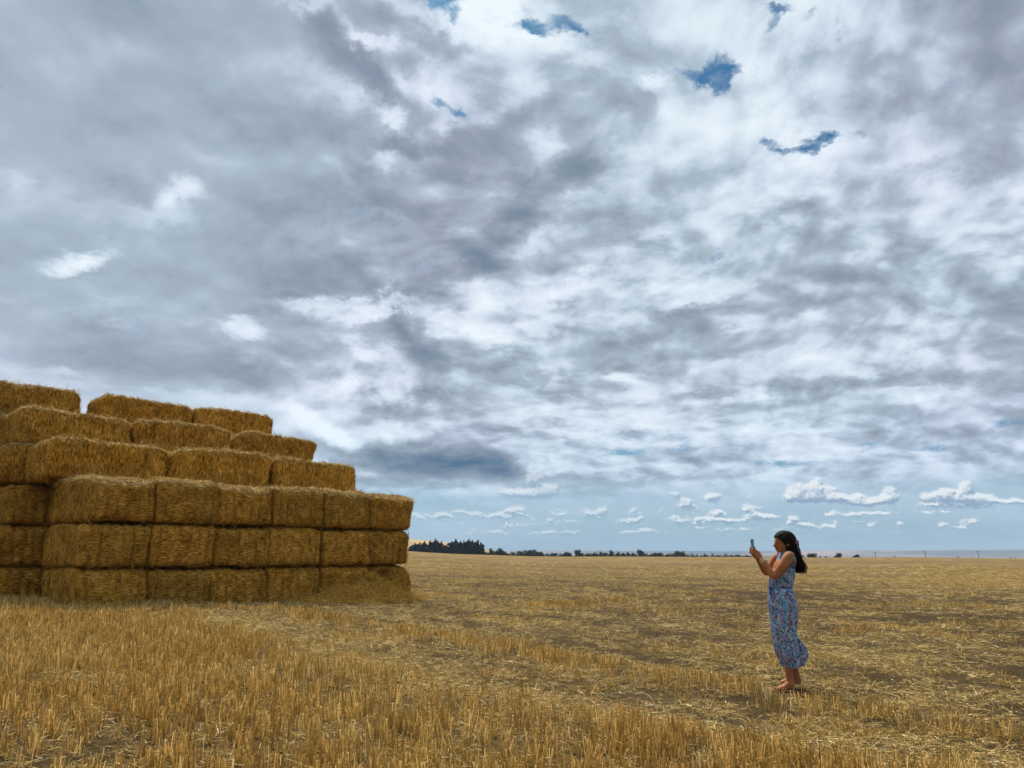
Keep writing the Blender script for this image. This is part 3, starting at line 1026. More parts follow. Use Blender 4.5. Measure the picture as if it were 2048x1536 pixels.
for (px, yt, w_, d_, lb, mt) in [
    (984, 1096, 22, 350, 'round dark green tree just right of the conifer clump', m_dec),
    (1000, 1092, 28, 356, 'broad leafy tree, tallest between the conifers and the hedge', m_dec),
    (1044, 1098, 24, 360, 'low leafy tree at the left start of the green pair', m_dec),
    (1062, 1095, 26, 364, 'pale-topped leafy tree with a peaked crown in the hedge', m_grn),
    (1078, 1098, 20, 364, 'small leafy tree leaning on the peaked one, right side', m_dec),
    (1138, 1101, 20, 372, 'flat-topped dark tree left of the domed one in the hedge', m_dec),
    (1158, 1098, 24, 370, 'domed dark tree in the middle of the hedge line', m_dec),
    (1190, 1100, 18, 376, 'ragged dark tree, first of three close to mid field', m_dec),
    (1204, 1099, 20, 376, 'ragged dark tree, second of three close to mid field', m_dec),
    (1222, 1099, 18, 376, 'thin-topped tree, third of three close to mid field', m_dec),
    (1238, 1101, 18, 378, 'small round tree following the thin-topped one', m_dec),
    (1258, 1101, 20, 378, 'small twin-topped tree in the hedge before the gap', m_dec),
    (1284, 1098, 24, 380, 'upright dark tree standing over the hedge gap', m_dec),
    (1314, 1102, 22, 384, 'low spreading tree left of the grey-green shrubs', m_dec),
    (1356, 1097, 32, 378, 'wide grey-green tree alone at the right of the hedge', m_grn),
    (1624, 1105, 26, 330, 'wide dark tree right of the woman\'s hair', m_dec),
    (1677, 1105, 18, 325, 'compact round tree alone right of the woman', m_dec),
    (1711, 1108, 22, 322, 'flat spreading tree, last before the utility poles', m_dec),
]:
    tree('dec', px, yt, w_, d_, lb, 'leafy trees along the field edge', mt)


def where(px):
    global bi
    marks = [(984, 'just right of the conifers'), (1044, 'between the tall leafy tree and the green pair'), (1078, 'beneath the peaked tree'), (1138, 'left of the flat-topped tree'),
             (1190, 'by the domed tree'), (1238, 'by the three ragged trees'), (1284, 'left of the upright tree'), (1330, 'right of the upright tree'), (1372, 'beneath the wide grey-green tree'), (1430, 'right of the grey-green tree'), (9999, 'nearest the phone')]
    i = next(k for k, (m_, _) in enumerate(marks) if px < m_)
    cnt[i] = cnt.get(i, 0) + 1
    return marks[i][1] + f', {ORD[cnt[i] - 1]}'


cnt = {}
bi = 0
for px in np.arange(968, 1520, 11.5):
    if 990 < px < 1012:
        continue
    yt = 1101.5 + 1.6 * rnd.random() + (1.4 if px > 1100 else 0) + (2.2 if px > 1380 else 0) + (1.6 if px > 1460 else 0)
    tree('bush', px + rnd.uniform(-3, 3), yt, rnd.uniform(13, 19), 340 + rnd.uniform(0, 12),
         'low bush in the far hedge, ' + where(px), 'hedge bushes along the far field edge', m_dec)
for (px, yt, w_, lb, mt) in [
    (1606, 1109, 10, 'tiny bush close behind the woman\'s shoulder', m_dec), (1641, 1109.5, 9, 'small bush hugging the wide dark tree\'s right side', m_dec),
    (1653, 1110.5, 11, 'low bush between the wide tree and the round tree', m_dec), (1788, 1108.5, 6, 'small rust-red bush between two utility poles', m_rst),
    (1916, 1111.5, 8, 'small dark bush left of the last utility pole', m_dec), (2020, 1111, 8, 'left one of two dark bushes at the far right edge', m_dec),
    (2029, 1111.3, 8, 'right one of two dark bushes at the far right edge', m_dec), (1942, 1109.5, 4, 'thin upright sapling just left of the last utility pole', m_dec)]:
    tree('bush', px, yt, w_, 320, lb, 'lone bushes on the right of the field edge', mt)

for (px, yt, d_, lb) in [(1751, 1102.5, 420, 'thin utility pole left of the rust-red bush'), (1851, 1101.5, 400, 'tallest utility pole right of the rust-red bush'),
                         (1957, 1101.0, 390, 'utility pole nearest the right edge of the field')]:
    x, y, z = place_far(px, d_)
    h = EYE + (1112 - yt) / 1518 * d_ - z
    t = tag(empty('utility_pole', (x, y, z), .5), lb, 'utility pole', 'utility poles beyond the field')
    vs, fs = [], []
    stalk(vs, fs, (0, 0, -.8), (0, 0, h), .17, .11, 8)
    obj('pole', mesh('pole', vs, fs), m_post, t)
    bm = bmesh.new()
    bmesh.ops.create_cube(bm, size=1, matrix=Matrix.Translation((0, .12, h - .7)) @ Matrix.Diagonal((2.4, .1, .12, 1)))
    me_ = bpy.data.meshes.new('crossarm')
    bm.to_mesh(me_)
    bm.free()
    obj('crossarm', me_, m_post, t)
    for xx in (-1.05, -.45, .45, 1.05):
        vs, fs = [], []
        stalk(vs, fs, (xx, .12, h - .64), (xx, .12, h - .42), .045, .03, 6)
        obj('insulator', mesh('insulator', vs, fs), m_post, t)

# ------------------------------------------------------------------ the air between
bm = bmesh.new()
bmesh.ops.create_cube(bm, size=1, matrix=Matrix.Translation((0, 0, 37)) @ Matrix.Diagonal((14600, 14600, 126, 1)))
me_ = bpy.data.meshes.new('haze')
bm.to_mesh(me_)
bm.free()
m_haze, nt = material('haze')
pv = nt.n.new('ShaderNodeVolumePrincipled')
pv.inputs['Color'].default_value = (.58, .78, 1.0, 1)
pv.inputs['Density'].default_value = 0.00014
pv.inputs['Anisotropy'].default_value = 0.0
o_ = nt.n.new('ShaderNodeOutputMaterial')
nt.l.new(pv.outputs[0], o_.inputs['Volume'])
haze_o = obj('haze', me_, m_haze)
tag(haze_o, 'thin pale summer haze hanging over the fields and the far ridge', 'haze', kind='stuff')


# ------------------------------------------------------------------ the straw stack
m_bale, nt = material('baled_straw')
tc = nt.n.new('ShaderNodeTexCoord')
op, on = tc.outputs['Object'], nt.xyz(tc.outputs['Normal'])
oi = nt.n.new('ShaderNodeObjectInfo')
off = nt.v('ADD', op, nt.v('SCALE', (13.0, 7.0, 3.0), scale=oi.outputs['Random']))
side_n = nt.noise(nt.v('MULTIPLY', off, (34, 20, 9)), 1.0, 4, .65)       # cut flanks: short upright flecks
end_n = nt.noise(nt.v('MULTIPLY', off, (20, 9, 42)), 1.0, 4, .65)         # tied ends: straw lies across
ws = nt.rng(nt.m('ABSOLUTE', on[0]), .35, .75)
grain = nt.mix(ws, side_n, end_n, kind='FLOAT')
blotch = nt.noise(off, 3.2, 4, .6)
f = nt.m('ADD', nt.m('MULTIPLY', grain, .72), nt.m('MULTIPLY', blotch, .28))
c = nt.ramp(f, [(.36, (.045, .018, .002)), (.45, (.29, .130, .011)), (.54, (.50, .255, .034)), (.66, (.76, .46, .13))])
flake = nt.m('ABSOLUTE', nt.m('SUBTRACT', nt.m('FRACT', nt.m('ADD', nt.m('MULTIPLY', nt.xyz(op)[0], 9.0), nt.m('MULTIPLY', blotch, 1.2))), .5))
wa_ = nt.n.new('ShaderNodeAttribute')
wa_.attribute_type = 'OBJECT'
wa_.attribute_name = 'sunlit_tint'
c = nt.mix(nt.m('MULTIPLY', nt.m('MULTIPLY', wa_.outputs['Fac'], nt.rng(on[2], .45, .85)), nt.rng(grain, .35, .6, .4, 1)), c, (.62, .45, .20, 1))   # sunlit rim of the tops, painted into the straw colour
h = nt.m('ADD', nt.m('MULTIPLY', grain, 1.0), nt.m('MULTIPLY', nt.m('MULTIPLY', flake, .25), nt.m('SUBTRACT', 1.0, ws)))
c = nt.mix(oi.outputs['Random'], nt.mix(1.0, c, (1.10, 1.05, 1.0, 1), blend='MULTIPLY'), nt.mix(1.0, c, (.80, .80, .84, 1), blend='MULTIPLY'))
finish(nt, principled(nt, c, .9, .08, bump(nt, h, 1.0, .035)))

m_wisp, nt = material('bale_wisps')
c, pos = straw_shader(nt, 1.0)
c = nt.mix(1.0, c, (.92, .73, .34, 1), blend='MULTIPLY')
dif = nt.node('ShaderNodeBsdfDiffuse', None, Color=c)
tr_ = nt.node('ShaderNodeBsdfTranslucent', None, Color=c)
mx = nt.n.new('ShaderNodeMixShader')
mx.inputs[0].default_value = .2
nt.put(mx.inputs[1], dif)
nt.put(mx.inputs[2], tr_)
finish(nt, mx.outputs[0])
m_twine = simple_mat('baling_twine', (.16, .11, .035), .7, .2)


def wisps(n, lift=1.0):
    """a few straws: along local x, most pressed flat, some curling off the face (local z)"""
    vs, fs = [], []
    for _ in range(n):
        x_, y_ = rnd.gauss(0, .05), rnd.gauss(0, .03)
        a_ = rnd.gauss(0, .55) + (math.pi if rnd.random() < .5 else 0)
        l_ = rnd.uniform(.05, .15)
        up = abs(rnd.gauss(0, .008)) if rnd.random() < .86 else rnd.uniform(.012, .035)
        up *= lift
        z0 = rnd.uniform(-.012, .008)
        m_ = (x_ + l_ * .5 * math.cos(a_), y_ + l_ * .5 * math.sin(a_), z0 + up * .6)
        a2 = a_ + rnd.gauss(0, .35)
        e_ = (m_[0] + l_ * .5 * math.cos(a2), m_[1] + l_ * .5 * math.sin(a2), z0 + up)
        r_ = rnd.uniform(.0022, .0040)
        stalk(vs, fs, (x_, y_, z0), m_, r_, r_)
        stalk(vs, fs, m_, e_, r_, r_ * .5)
    return vs, fs


wisp_src = [src('straw_wisp', wisps(6), m_wisp) for _ in range(8)]


top_src = [src('sunlit_wisp', wisps(7, .5), m_lit) for _ in range(6)]  # paler straws that add to the painted sunlit rim on the tops


def fuzz_group(exposed):
    g_ = bpy.data.node_groups.new('bale_wisps', 'GeometryNodeTree')
    g_.interface.new_socket('Geometry', in_out='INPUT', socket_type='NodeSocketGeometry')
    g_.interface.new_socket('Seed', in_out='INPUT', socket_type='NodeSocketInt')
    g_.interface.new_socket('Geometry', in_out='OUTPUT', socket_type='NodeSocketGeometry')
    N, Lk = g_.nodes, g_.links
    gin, gout = N.new('NodeGroupInput'), N.new('NodeGroupOutput')
    def branch(dens, srcs):
        dp = N.new('GeometryNodeDistributePointsOnFaces')
        Lk.new(gin.outputs[0], dp.inputs['Mesh'])
        nz = N.new('GeometryNodeInputNormal')
        sx = N.new('ShaderNodeSeparateXYZ')
        Lk.new(nz.outputs[0], sx.inputs[0])
        mr = N.new('ShaderNodeMapRange')
        Lk.new(sx.outputs[2], mr.inputs[0])
        for k_, v_ in ((1, .45), (2, .75), (3, dens[0]), (4, dens[1])):
            mr.inputs[k_].default_value = v_
        Lk.new(mr.outputs[0], dp.inputs['Density'])
        Lk.new(gin.outputs[1], dp.inputs['Seed'])

        def vm(op_, a, b):
            nd = N.new('ShaderNodeVectorMath')
            nd.operation = op_
            for i, v_ in enumerate((a, b)):
                if isinstance(v_, bpy.types.NodeSocket):
                    Lk.new(v_, nd.inputs[i])
                else:
                    nd.inputs[i].default_value = v_
            return nd.outputs[0]
        nrm = dp.outputs['Normal']
        along = vm('ADD', vm('CROSS_PRODUCT', nrm, (1, 0, 0)), vm('MULTIPLY', vm('CROSS_PRODUCT', nrm, (0, 0, 1)), (.25, .25, .25)))
        al1 = N.new('FunctionNodeAlignRotationToVector')
        al1.axis = 'Z'
        Lk.new(nrm, al1.inputs['Vector'])
        al2 = N.new('FunctionNodeAlignRotationToVector')
        al2.axis = 'X'
        al2.pivot_axis = 'Z'
        Lk.new(al1.outputs[0], al2.inputs['Rotation'])
        Lk.new(along, al2.inputs['Vector'])
        g2i = N.new('GeometryNodeGeometryToInstance')
        for s_ in reversed(srcs):
            oi_ = N.new('GeometryNodeObjectInfo')
            oi_.inputs['Object'].default_value = s_
            Lk.new(oi_.outputs['Geometry'], g2i.inputs[0])
        iop = N.new('GeometryNodeInstanceOnPoints')
        Lk.new(dp.outputs['Points'], iop.inputs['Points'])
        Lk.new(g2i.outputs[0], iop.inputs['Instance'])
        iop.inputs['Pick Instance'].default_value = True
        Lk.new(al2.outputs[0], iop.inputs['Rotation'])
        rv = N.new('FunctionNodeRandomValue')
        rv.inputs[2].default_value = .7
        rv.inputs[3].default_value = 1.35
        Lk.new(rv.outputs[1], iop.inputs['Scale'])
        return iop.outputs[0]

    jn = N.new('GeometryNodeJoinGeometry')
    Lk.new(branch((85.0, 25.0), wisp_src), jn.inputs[0])
    if exposed:
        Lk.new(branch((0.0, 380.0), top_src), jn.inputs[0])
    Lk.new(jn.outputs[0], gout.inputs[0])
    return g_


g_fuzz = fuzz_group(False)
g_fuzz_top = fuzz_group(True)
STR = [-.50, -.30, -.10, .10, .30, .50]          # where the six twines run across the width


def bale_points(L_, W_, H_, seed, notch=False, slump=0.0, res=.048):
    rs = np.random.RandomState(seed)
    nx, ny, nz = int(L_ / res), int(W_ / res), int(H_ / res)
    vs, fs, key = [], [], {}

    def vid(i, j, k):
        t_ = (i, j, k)
        if t_ not in key:
            key[t_] = len(vs)
            vs.append(((i / nx - .5) * L_, (j / ny - .5) * W_, k / nz * H_))
        return key[t_]
    for i in range(nx):
        for j in range(ny):
            fs.append((vid(i, j, 0), vid(i, j + 1, 0), vid(i + 1, j + 1, 0), vid(i + 1, j, 0)))
            fs.append((vid(i, j, nz), vid(i + 1, j, nz), vid(i + 1, j + 1, nz), vid(i, j + 1, nz)))
    for i in range(nx):
        for k in range(nz):
            fs.append((vid(i, 0, k), vid(i + 1, 0, k), vid(i + 1, 0, k + 1), vid(i, 0, k + 1)))
            fs.append((vid(i, ny, k), vid(i, ny, k + 1), vid(i + 1, ny, k + 1), vid(i + 1, ny, k)))
    for j in range(ny):
        for k in range(nz):
            fs.append((vid(0, j, k), vid(0, j, k + 1), vid(0, j + 1, k + 1), vid(0, j + 1, k)))
            fs.append((vid(nx, j, k), vid(nx, j + 1, k), vid(nx, j + 1, k + 1), vid(nx, j, k + 1)))
    v = np.array(vs)
    c_ = v - [0, 0, H_ / 2]
    half = np.array([L_, W_, H_]) / 2
    rad = np.array([.13, .08, .10]) * (1 + .3 * rs.rand(3))
    inner = np.clip(c_, -(half - rad), half - rad)
    d_ = c_ - inner
    q = d_ / rad
    qn = np.linalg.norm(q, axis=1, keepdims=True)
    qn[qn < 1e-6] = 1
    qm = np.abs(q).max(axis=1, keepdims=True)
    p_ = inner + d_ * (qm / qn) ** .9
    nrm = q / qn
    nrm = np.where(np.linalg.norm(nrm, axis=1, keepdims=True) < .5, c_ / half, nrm)
    u = p_ / half
    # bulging ends, twine furrows, slight sag
    be = np.clip(1 - u[:, 1] ** 4, 0, 1) * np.clip(1 - u[:, 2] ** 4, 0, 1)
    bs_ = np.clip(1 - u[:, 0] ** 6, 0, 1) * np.clip(1 - u[:, 2] ** 4, 0, 1)
    p_[:, 0] += nrm[:, 0] * be * (.03 + .03 * rs.rand())
    p_[:, 1] += nrm[:, 1] * bs_ * (.015 + .03 * rs.rand())
    fur = np.zeros(len(p_))
    for s_ in STR:
        y0 = s_ * W_ / 1.28 + rs.randn() * .01
        wv = .012 * np.sin(p_[:, 2] * 7 + rs.rand() * 6)
        fur += np.exp(-((p_[:, 1] - y0 - wv) / .026) ** 2)
    s_phase = rs.rand()
    wend = np.clip(np.abs(nrm[:, 0]) * 1.4, 0, 1)
    wtop = np.clip(np.abs(nrm[:, 2]) * 1.2, 0, 1)
    p_[:, 0] -= nrm[:, 0] * fur * wend * .062 * (.4 + .6 * ((p_[:, 1] * 3.1 + s_phase) % 1.0))
    p_[:, 2] -= nrm[:, 2] * fur * wtop * .022
    # uneven straw surface
    s0 = rs.rand() * 50
    n_ = fbm(p_[:, 0] * 2.3 + s0 + p_[:, 2] * 1.7, p_[:, 1] * 2.3 + p_[:, 2] * 2.1 + s0, 3) - .5
    n2_ = fbm(p_[:, 0] * 9 + s0, p_[:, 1] * 9 + p_[:, 2] * 8, 2) - .5
    nf = fbm(p_[:, 0] * 11 + s0 * 3, p_[:, 2] * .8 + s0, 2) - .5
    p_ += nrm * (n_ * .065 + n2_ * .04 + nf * .035 * (1 - wend))[:, None]
    # the top sags unevenly
    p_[:, 2] += np.clip(u[:, 2], 0, 1) * (.03 * np.sin(u[:, 0] * 2.1 + rs.rand() * 6) - .04 * u[:, 0] ** 4 - .07 * np.abs(u[:, 0]) ** 12)
    p_[:, 0] += .02 * rs.randn() * u[:, 2] * 2
    p_[:, 1] += .012 * rs.randn() * u[:, 2] * 2
    if slump:
        k = np.clip(-u[:, 0] - .2, 0, 1)
        p_[:, 2] -= slump * k * (u[:, 2] * .5 + .5)
    if notch:                                    # torn open in front: a hollow between two bulging remains
        f_ = np.clip((-u[:, 0] - .35) / .3, 0, 1)
        y_, uz = p_[:, 1], u[:, 2]
        hol_ = np.exp(-((y_ - .02 - .10 * (1 - uz)) / .13) ** 2) * np.clip((.95 - uz) * 2.2, 0, 1)
        p_[:, 0] += f_ * hol_ * 1.05
        lft = np.clip((y_ - .12) / .2, 0, 1)                      # the left remnant has slumped back
        p_[:, 0] += f_ * lft * (.12 + .30 * np.clip(.5 - uz, 0, 1))
        rgt = np.clip((-.05 - y_) / .2, 0, 1)                     # the right one bellies out
        p_[:, 0] -= f_ * rgt * .10 * np.clip(1 - uz ** 2, 0, 1)
        p_[:, 1] -= f_ * rgt * .10 * np.clip(1 - uz ** 2, 0, 1)
    p_[:, 2] += H_ / 2
    return p_, fs


def twine_mesh(L_, H_):
    vs, fs = [], []
    hx, hz, r_ = L_ / 2 + .012, H_ / 2 - .004, .09
    path = []
    for (sx, sz, a0) in ((1, 1, 0), (-1, 1, 90), (-1, -1, 180), (1, -1, 270)):
        for k in range(4):
            a_ = R(a0 + k * 30)
            path.append(Vector((sx * (hx - r_) + r_ * math.cos(a_), 0, H_ / 2 + sz * (hz - r_) + r_ * math.sin(a_))))
    for k in range(len(path)):
        stalk(vs, fs, path[k], path[(k + 1) % len(path)], .003, .003, 4)
    return mesh('twine', vs, fs)


tw_mesh = None
GZ = EYE                                          # heights below are from eye level


def bale(u, v, zb, along, label, group, seed, L_=2.56, W_=1.31, H_=.905, yaw=0.0, twine=False, notch=False, slump=0.0, fine=True, tilt=0.0, top=False):
    """(u, v): centre of the bale in the stack's axes; along 'u' or 'v'"""
    global tw_mesh
    c_ = STACK_A + U_ * u + V_ * v
    base = math.atan2(U_[1], U_[0]) if along == 'u' else math.atan2(V_[1], V_[0])
    p_, fs = bale_points(L_, W_, H_, seed, notch, slump, .048 if fine else .11)
    o = obj('straw_bale', mesh('straw_bale', p_, fs, True), m_bale)
    o.location = (c_[0], c_[1], zb)
    o.rotation_euler = (0, tilt, base + R(yaw))
    tag(o, label, 'straw bale', group)
    o['sunlit_tint'] = 1.0 if top else 0.0  # open tops take the painted sunlight
    if fine:
        wo = obj('loose_straw', o.data, None, o)
        wo['kind'] = 'stuff'
        md = wo.modifiers.new('wisps', 'NODES')
        md.node_group = g_fuzz_top if top else g_fuzz
        md[[i.identifier for i in md.node_group.interface.items_tree if i.name == 'Seed'][0]] = seed
    if twine:
        if tw_mesh is None:
            tw_mesh = twine_mesh(2.56, .905)
            tw_mesh.materials.append(m_twine)
        for s_ in STR:
            t_ = bpy.data.objects.new('twine', tw_mesh)
            C.objects.link(t_)
            t_.parent = o
            t_.location = (0, s_ * W_ / 1.28, 0)
    return o


LAY = ['bottom', 'middle', 'top']
rb = random.Random(21)
Z0 = float(ground_z(STACK_A[0] + 2, STACK_A[1] + 1.5)) - .10
HH = .925
seed = 100
COLN = ['left corner', 'second', 'third', 'fourth', 'fifth', 'right-hand']
jit = [[rb.uniform(-.05, .05) for _ in range(6)] for _ in range(3)]
for lv in range(3):
    for cidx in range(6):
        seed += 1
        u = .68 + 1.35 * cidx + rb.uniform(-.02, .02) - (0.04 * (2 - lv) if cidx == 5 else 0)
        last = cidx == 5 and lv == 0
        lb = f'{LAY[lv]} straw bale in the {COLN[cidx]} column of the front wall, end on'
        if cidx == 0:
            lb = f'{LAY[lv]} straw bale of the front wall\'s left corner, its long flank showing'
        if last:
            lb = 'broken bottom straw bale at the right end, torn open above the loose heap'
        bale(u, 1.30 + jit[lv][cidx] + (.02 * lv), Z0 + lv * HH + (0 if lv else 0), 'v', lb, 'end-on straw bales of the front wall', seed,
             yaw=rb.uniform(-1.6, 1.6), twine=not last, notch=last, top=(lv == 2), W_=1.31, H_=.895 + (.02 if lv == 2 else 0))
# the block set back on the left, behind the crevice
for lv in range(3):
    for k, (uu, vv) in enumerate([(-.12, 4.40), (1.26, 4.40), (-.65, 7.15)]):
        seed += 1
        nm = ['nearest the crevice', 'hidden deep behind the crevice', 'at the left edge of the photo'][k]
        bale(uu + rb.uniform(-.08, .08) - (.12 if lv == 1 else 0), vv, Z0 + lv * HH, 'v', f'{LAY[lv]} shadowed straw bale left of the front wall, {nm}',
             'shadowed bales left of the front wall', seed, yaw=rb.uniform(-4, 4), twine=(k == 0), fine=(k != 1))
# fill the base behind, hardly seen
ZL = Z0 + 3 * HH + .01
rows = [
    # (layer height index, v centre, [(u centre, yaw)], layer word)
    (0, 1.80 + .66, [(.86, .8), (3.49, -.5), (6.12, .6)], 'first set-back layer'),
    (1, 3.78 + .66, [(.58, .5), (3.22, -1.0), (5.86, .4)], 'second set-back layer'),
    (2, 5.85 + .66, [(-.16, -.5), (2.86, .8), (5.46, .3)], 'highest layer'),
]
WHO = ['left', 'middle', 'right']
for (lv, vc, items, nm) in rows:
    for k, (uc, yw) in enumerate(items):
        seed += 1
        ww = 1.72 if (k == 0 and lv < 2) else 1.31
        bale(uc, vc + rb.uniform(-.04, .04) + (ww - 1.31) / 2, ZL + lv * HH, 'u', f'{WHO[k]} long straw bale of the {nm}, lying lengthwise', f'long straw bales of the {nm}', seed,
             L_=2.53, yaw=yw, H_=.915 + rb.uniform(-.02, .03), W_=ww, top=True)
seed += 1
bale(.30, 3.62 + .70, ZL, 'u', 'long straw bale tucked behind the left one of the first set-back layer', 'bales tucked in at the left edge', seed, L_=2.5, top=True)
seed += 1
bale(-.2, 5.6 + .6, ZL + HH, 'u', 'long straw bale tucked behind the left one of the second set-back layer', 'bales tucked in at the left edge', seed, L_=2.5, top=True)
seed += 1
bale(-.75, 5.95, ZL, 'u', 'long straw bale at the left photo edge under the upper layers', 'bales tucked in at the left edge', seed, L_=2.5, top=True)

# ------------------------------------------------------------------ loose heap under the broken bale
hx_, hy_ = STACK_A + U_ * 6.45 + V_ * -.22
P_, F_ = [], []
nh = 44
for i in range(nh + 1):
    for j in range(nh + 1):
        a_, b_ = (i / nh * 2 - 1), (j / nh * 2 - 1)
        P_.append((a_ * 2.1, b_ * 1.25, 0))
P_ = np.array(P_)
xx_ = P_[:, 0]
side_ = np.where(xx_ > .62, (xx_ - .62) / .62, (.62 - xx_) / 2.6)
d_ = np.hypot(side_, P_[:, 1] / 1.05)
prof = np.clip(1 - d_, 0, 1) ** 1.05 * .40
prof += .10 * np.exp(-(((xx_ + .55) / .5) ** 2 + ((P_[:, 1]) / .45) ** 2))
prof += .30 * np.clip(1 - np.hypot((xx_ - .28) / .32, (P_[:, 1] - .40) / .7), 0, 1)
prof = prof * (.6 + .9 * fbm(P_[:, 0] * 2.3 + 3, P_[:, 1] * 2.3 + 8, 3)) + (fbm(P_[:, 0] * 6, P_[:, 1] * 6, 2) - .5) * .12 * (d_ < 1)
P_[:, 2] = prof - .05
for i in range(nh):
    for j in range(nh):
        k = i * (nh + 1) + j
        F_.append((k, k + nh + 1, k + nh + 2, k + 1))
heap = obj('straw_heap', mesh('straw_heap', P_, F_, True), m_bale)
heap.location = (hx_, hy_, float(ground_z(hx_, hy_)))
heap.rotation_euler = (0, 0, math.atan2(U_[1], U_[0]))
tag(heap, 'low heap of loose straw spilled below the broken bale', 'straw heap')
m_heapw, nt = material('heap_straw')
c, pos = straw_shader(nt, 1.5)
dif = nt.node('ShaderNodeBsdfDiffuse', None, Color=nt.mix(1.0, c, (1.0, .80, .42, 1), blend='MULTIPLY'))
finish(nt, dif.outputs[0])
heap_src = [src('heap_wisp', tuft_lying(10, .08), m_heapw) for _ in range(8)]
g_heap = scatter_group('heap_straw', heap_src)
xs, ys = nprs.uniform(-2.1, 2.1, 5200), nprs.uniform(-1.25, 1.25, 5200)
ii = np.clip(((xs / 2.1 + 1) / 2 * nh).round().astype(int), 0, nh)
jj = np.clip(((ys / 1.25 + 1) / 2 * nh).round().astype(int), 0, nh)
zz = P_[ii * (nh + 1) + jj, 2]
kp = nprs.rand(len(xs)) < np.clip(1.25 - np.hypot(np.where(xs > .62, (xs - .62) / .75, (.62 - xs) / 2.7), ys / 1.1), 0, 1)
zz = np.maximum(zz, 0)
pts = np.stack([xs, ys, zz + .01], 1)[kp]
n = len(pts)
sc_o = scatter('loose_straw', pts, np.stack([nprs.randn(n) * .45, nprs.randn(n) * .45, nprs.rand(n) * 6.28], 1), np.full((n, 3), 1.15), nprs.randint(0, 8, n), g_heap, m_heapw, heap)
sc_o['kind'] = 'stuff'


# ------------------------------------------------------------------ the woman photographing the field
FX, FY = on_ground(1574, 1380)
FZ = float(ground_z(FX, FY))
ROOT = Vector((FX, FY, FZ + .012))
MPP = FY / 1518.0                                 # metres to one photo pixel at her distance


def W(px, py, dy=0.0):
    """a point of her profile, dy metres behind (+) or before (-) her middle, relative to her feet"""
    v = ray(px, py)
    return Vector((v.x / v.y * FY, dy, v.z / v.y * FY + EYE - FZ)) - Vector((FX, 0, 0))


def loft(vs, fs, path, n=20, cap=True, shape=None):
    """path: (point, radius across in the profile plane, radius in depth)"""
    pts = [p[0] for p in path]
    rings = []
    for i, (p_, a_, b_) in enumerate(path):
        t_ = (pts[min(i + 1, len(pts) - 1)] - pts[max(i - 1, 0)]).normalized()
        n1 = t_.cross(Vector((0, 1, 0)))
        if n1.length < .05:
            n1 = Vector((1, 0, 0))
        n1.normalize()
        n2 = n1.cross(t_).normalized()
        r0 = len(vs)
        for k in range(n):
            th = 2 * math.pi * k / n
            q = p_ + n1 * (a_ * math.cos(th)) + n2 * (b_ * math.sin(th))
            if shape:
                q = shape(q, th, i)
            vs.append(tuple(q))
        rings.append(r0)
    for a_, b_ in zip(rings[:-1], rings[1:]):
        for k in range(n):
            l_ = (k + 1) % n
            fs.append((a_ + k, a_ + l_, b_ + l_, b_ + k))
    if cap:
        for r0, d_ in ((rings[0], -1), (rings[-1], 1)):
            c_ = sum((Vector(vs[r0 + k]) for k in range(n)), Vector()) / n
            i0 = len(vs)
            vs.append(tuple(c_))
            for k in range(n):
                l_ = (k + 1) % n
                fs.append((i0, r0 + l_, r0 + k) if d_ < 0 else (i0, r0 + k, r0 + l_))


def smooth_path(path, sub=4):
    """Catmull-Rom through (px, py, dy, rx_px, ry_m) rows"""
    P = np.array(path, float)
    out_ = []
    for i in range(len(P) - 1):
        p0, p1, p2, p3 = P[max(i - 1, 0)], P[i], P[i + 1], P[min(i + 2, len(P) - 1)]
        for k in range(sub):
            t = k / sub
            out_.append(.5 * ((2 * p1) + (-p0 + p2) * t + (2 * p0 - 5 * p1 + 4 * p2 - p3) * t * t + (-p0 + 3 * p1 - 3 * p2 + p3) * t ** 3))
    out_.append(P[-1])
    return [(W(q[0], q[1], q[2]), max(q[3], .3) * MPP, max(q[4], .002)) for q in out_]


def ball(vs, fs, c_, rx, ry, rz, n=16, m_=12, fn=None):
    i0 = len(vs)
    for i in range(m_ + 1):
        ph = math.pi * i / m_
        for k in range(n):
            th = 2 * math.pi * k / n
            q = Vector((rx * math.sin(ph) * math.cos(th), ry * math.sin(ph) * math.sin(th), rz * math.cos(ph)))
            vs.append(tuple(c_ + (fn(q) if fn else q)))
    for i in range(m_):
        for k in range(n):
            l_ = (k + 1) % n
            fs.append((i0 + i * n + k, i0 + i * n + l_, i0 + (i + 1) * n + l_, i0 + (i + 1) * n + k)[::-1])


person = empty('person', ROOT)
tag(person, 'long-haired woman in a blue floral dress holding up a phone in the stubble', 'person')

m_skin, nt = material('skin')
p = nt.n.new('ShaderNodeTexCoord').outputs['Object']
n = nt.noise(p, 9, 3)
c = nt.mix(nt.rng(n, .3, .7), (.27, .095, .032, 1), (.36, .138, .050, 1))
finish(nt, principled(nt, c, .62, .22, Subsurface_Weight=.12))
m_lips = simple_mat('lips', (.36, .09, .07), .4, .4)
m_hair, nt = material('dark_hair')
p = nt.n.new('ShaderNodeTexCoord').outputs['Object']
n = nt.noise(nt.v('MULTIPLY', p, (60, 60, 10)), 1, 3)
finish(nt, principled(nt, nt.mix(n, (.004, .003, .002, 1), (.016, .009, .006, 1)), .75, .12, bump(nt, n, .5, .01)))
m_eye = simple_mat('eye', (.02, .012, .01), .5, .3)

m_dress, nt = material('floral_print')
p = nt.n.new('ShaderNodeTexCoord').outputs['Object']


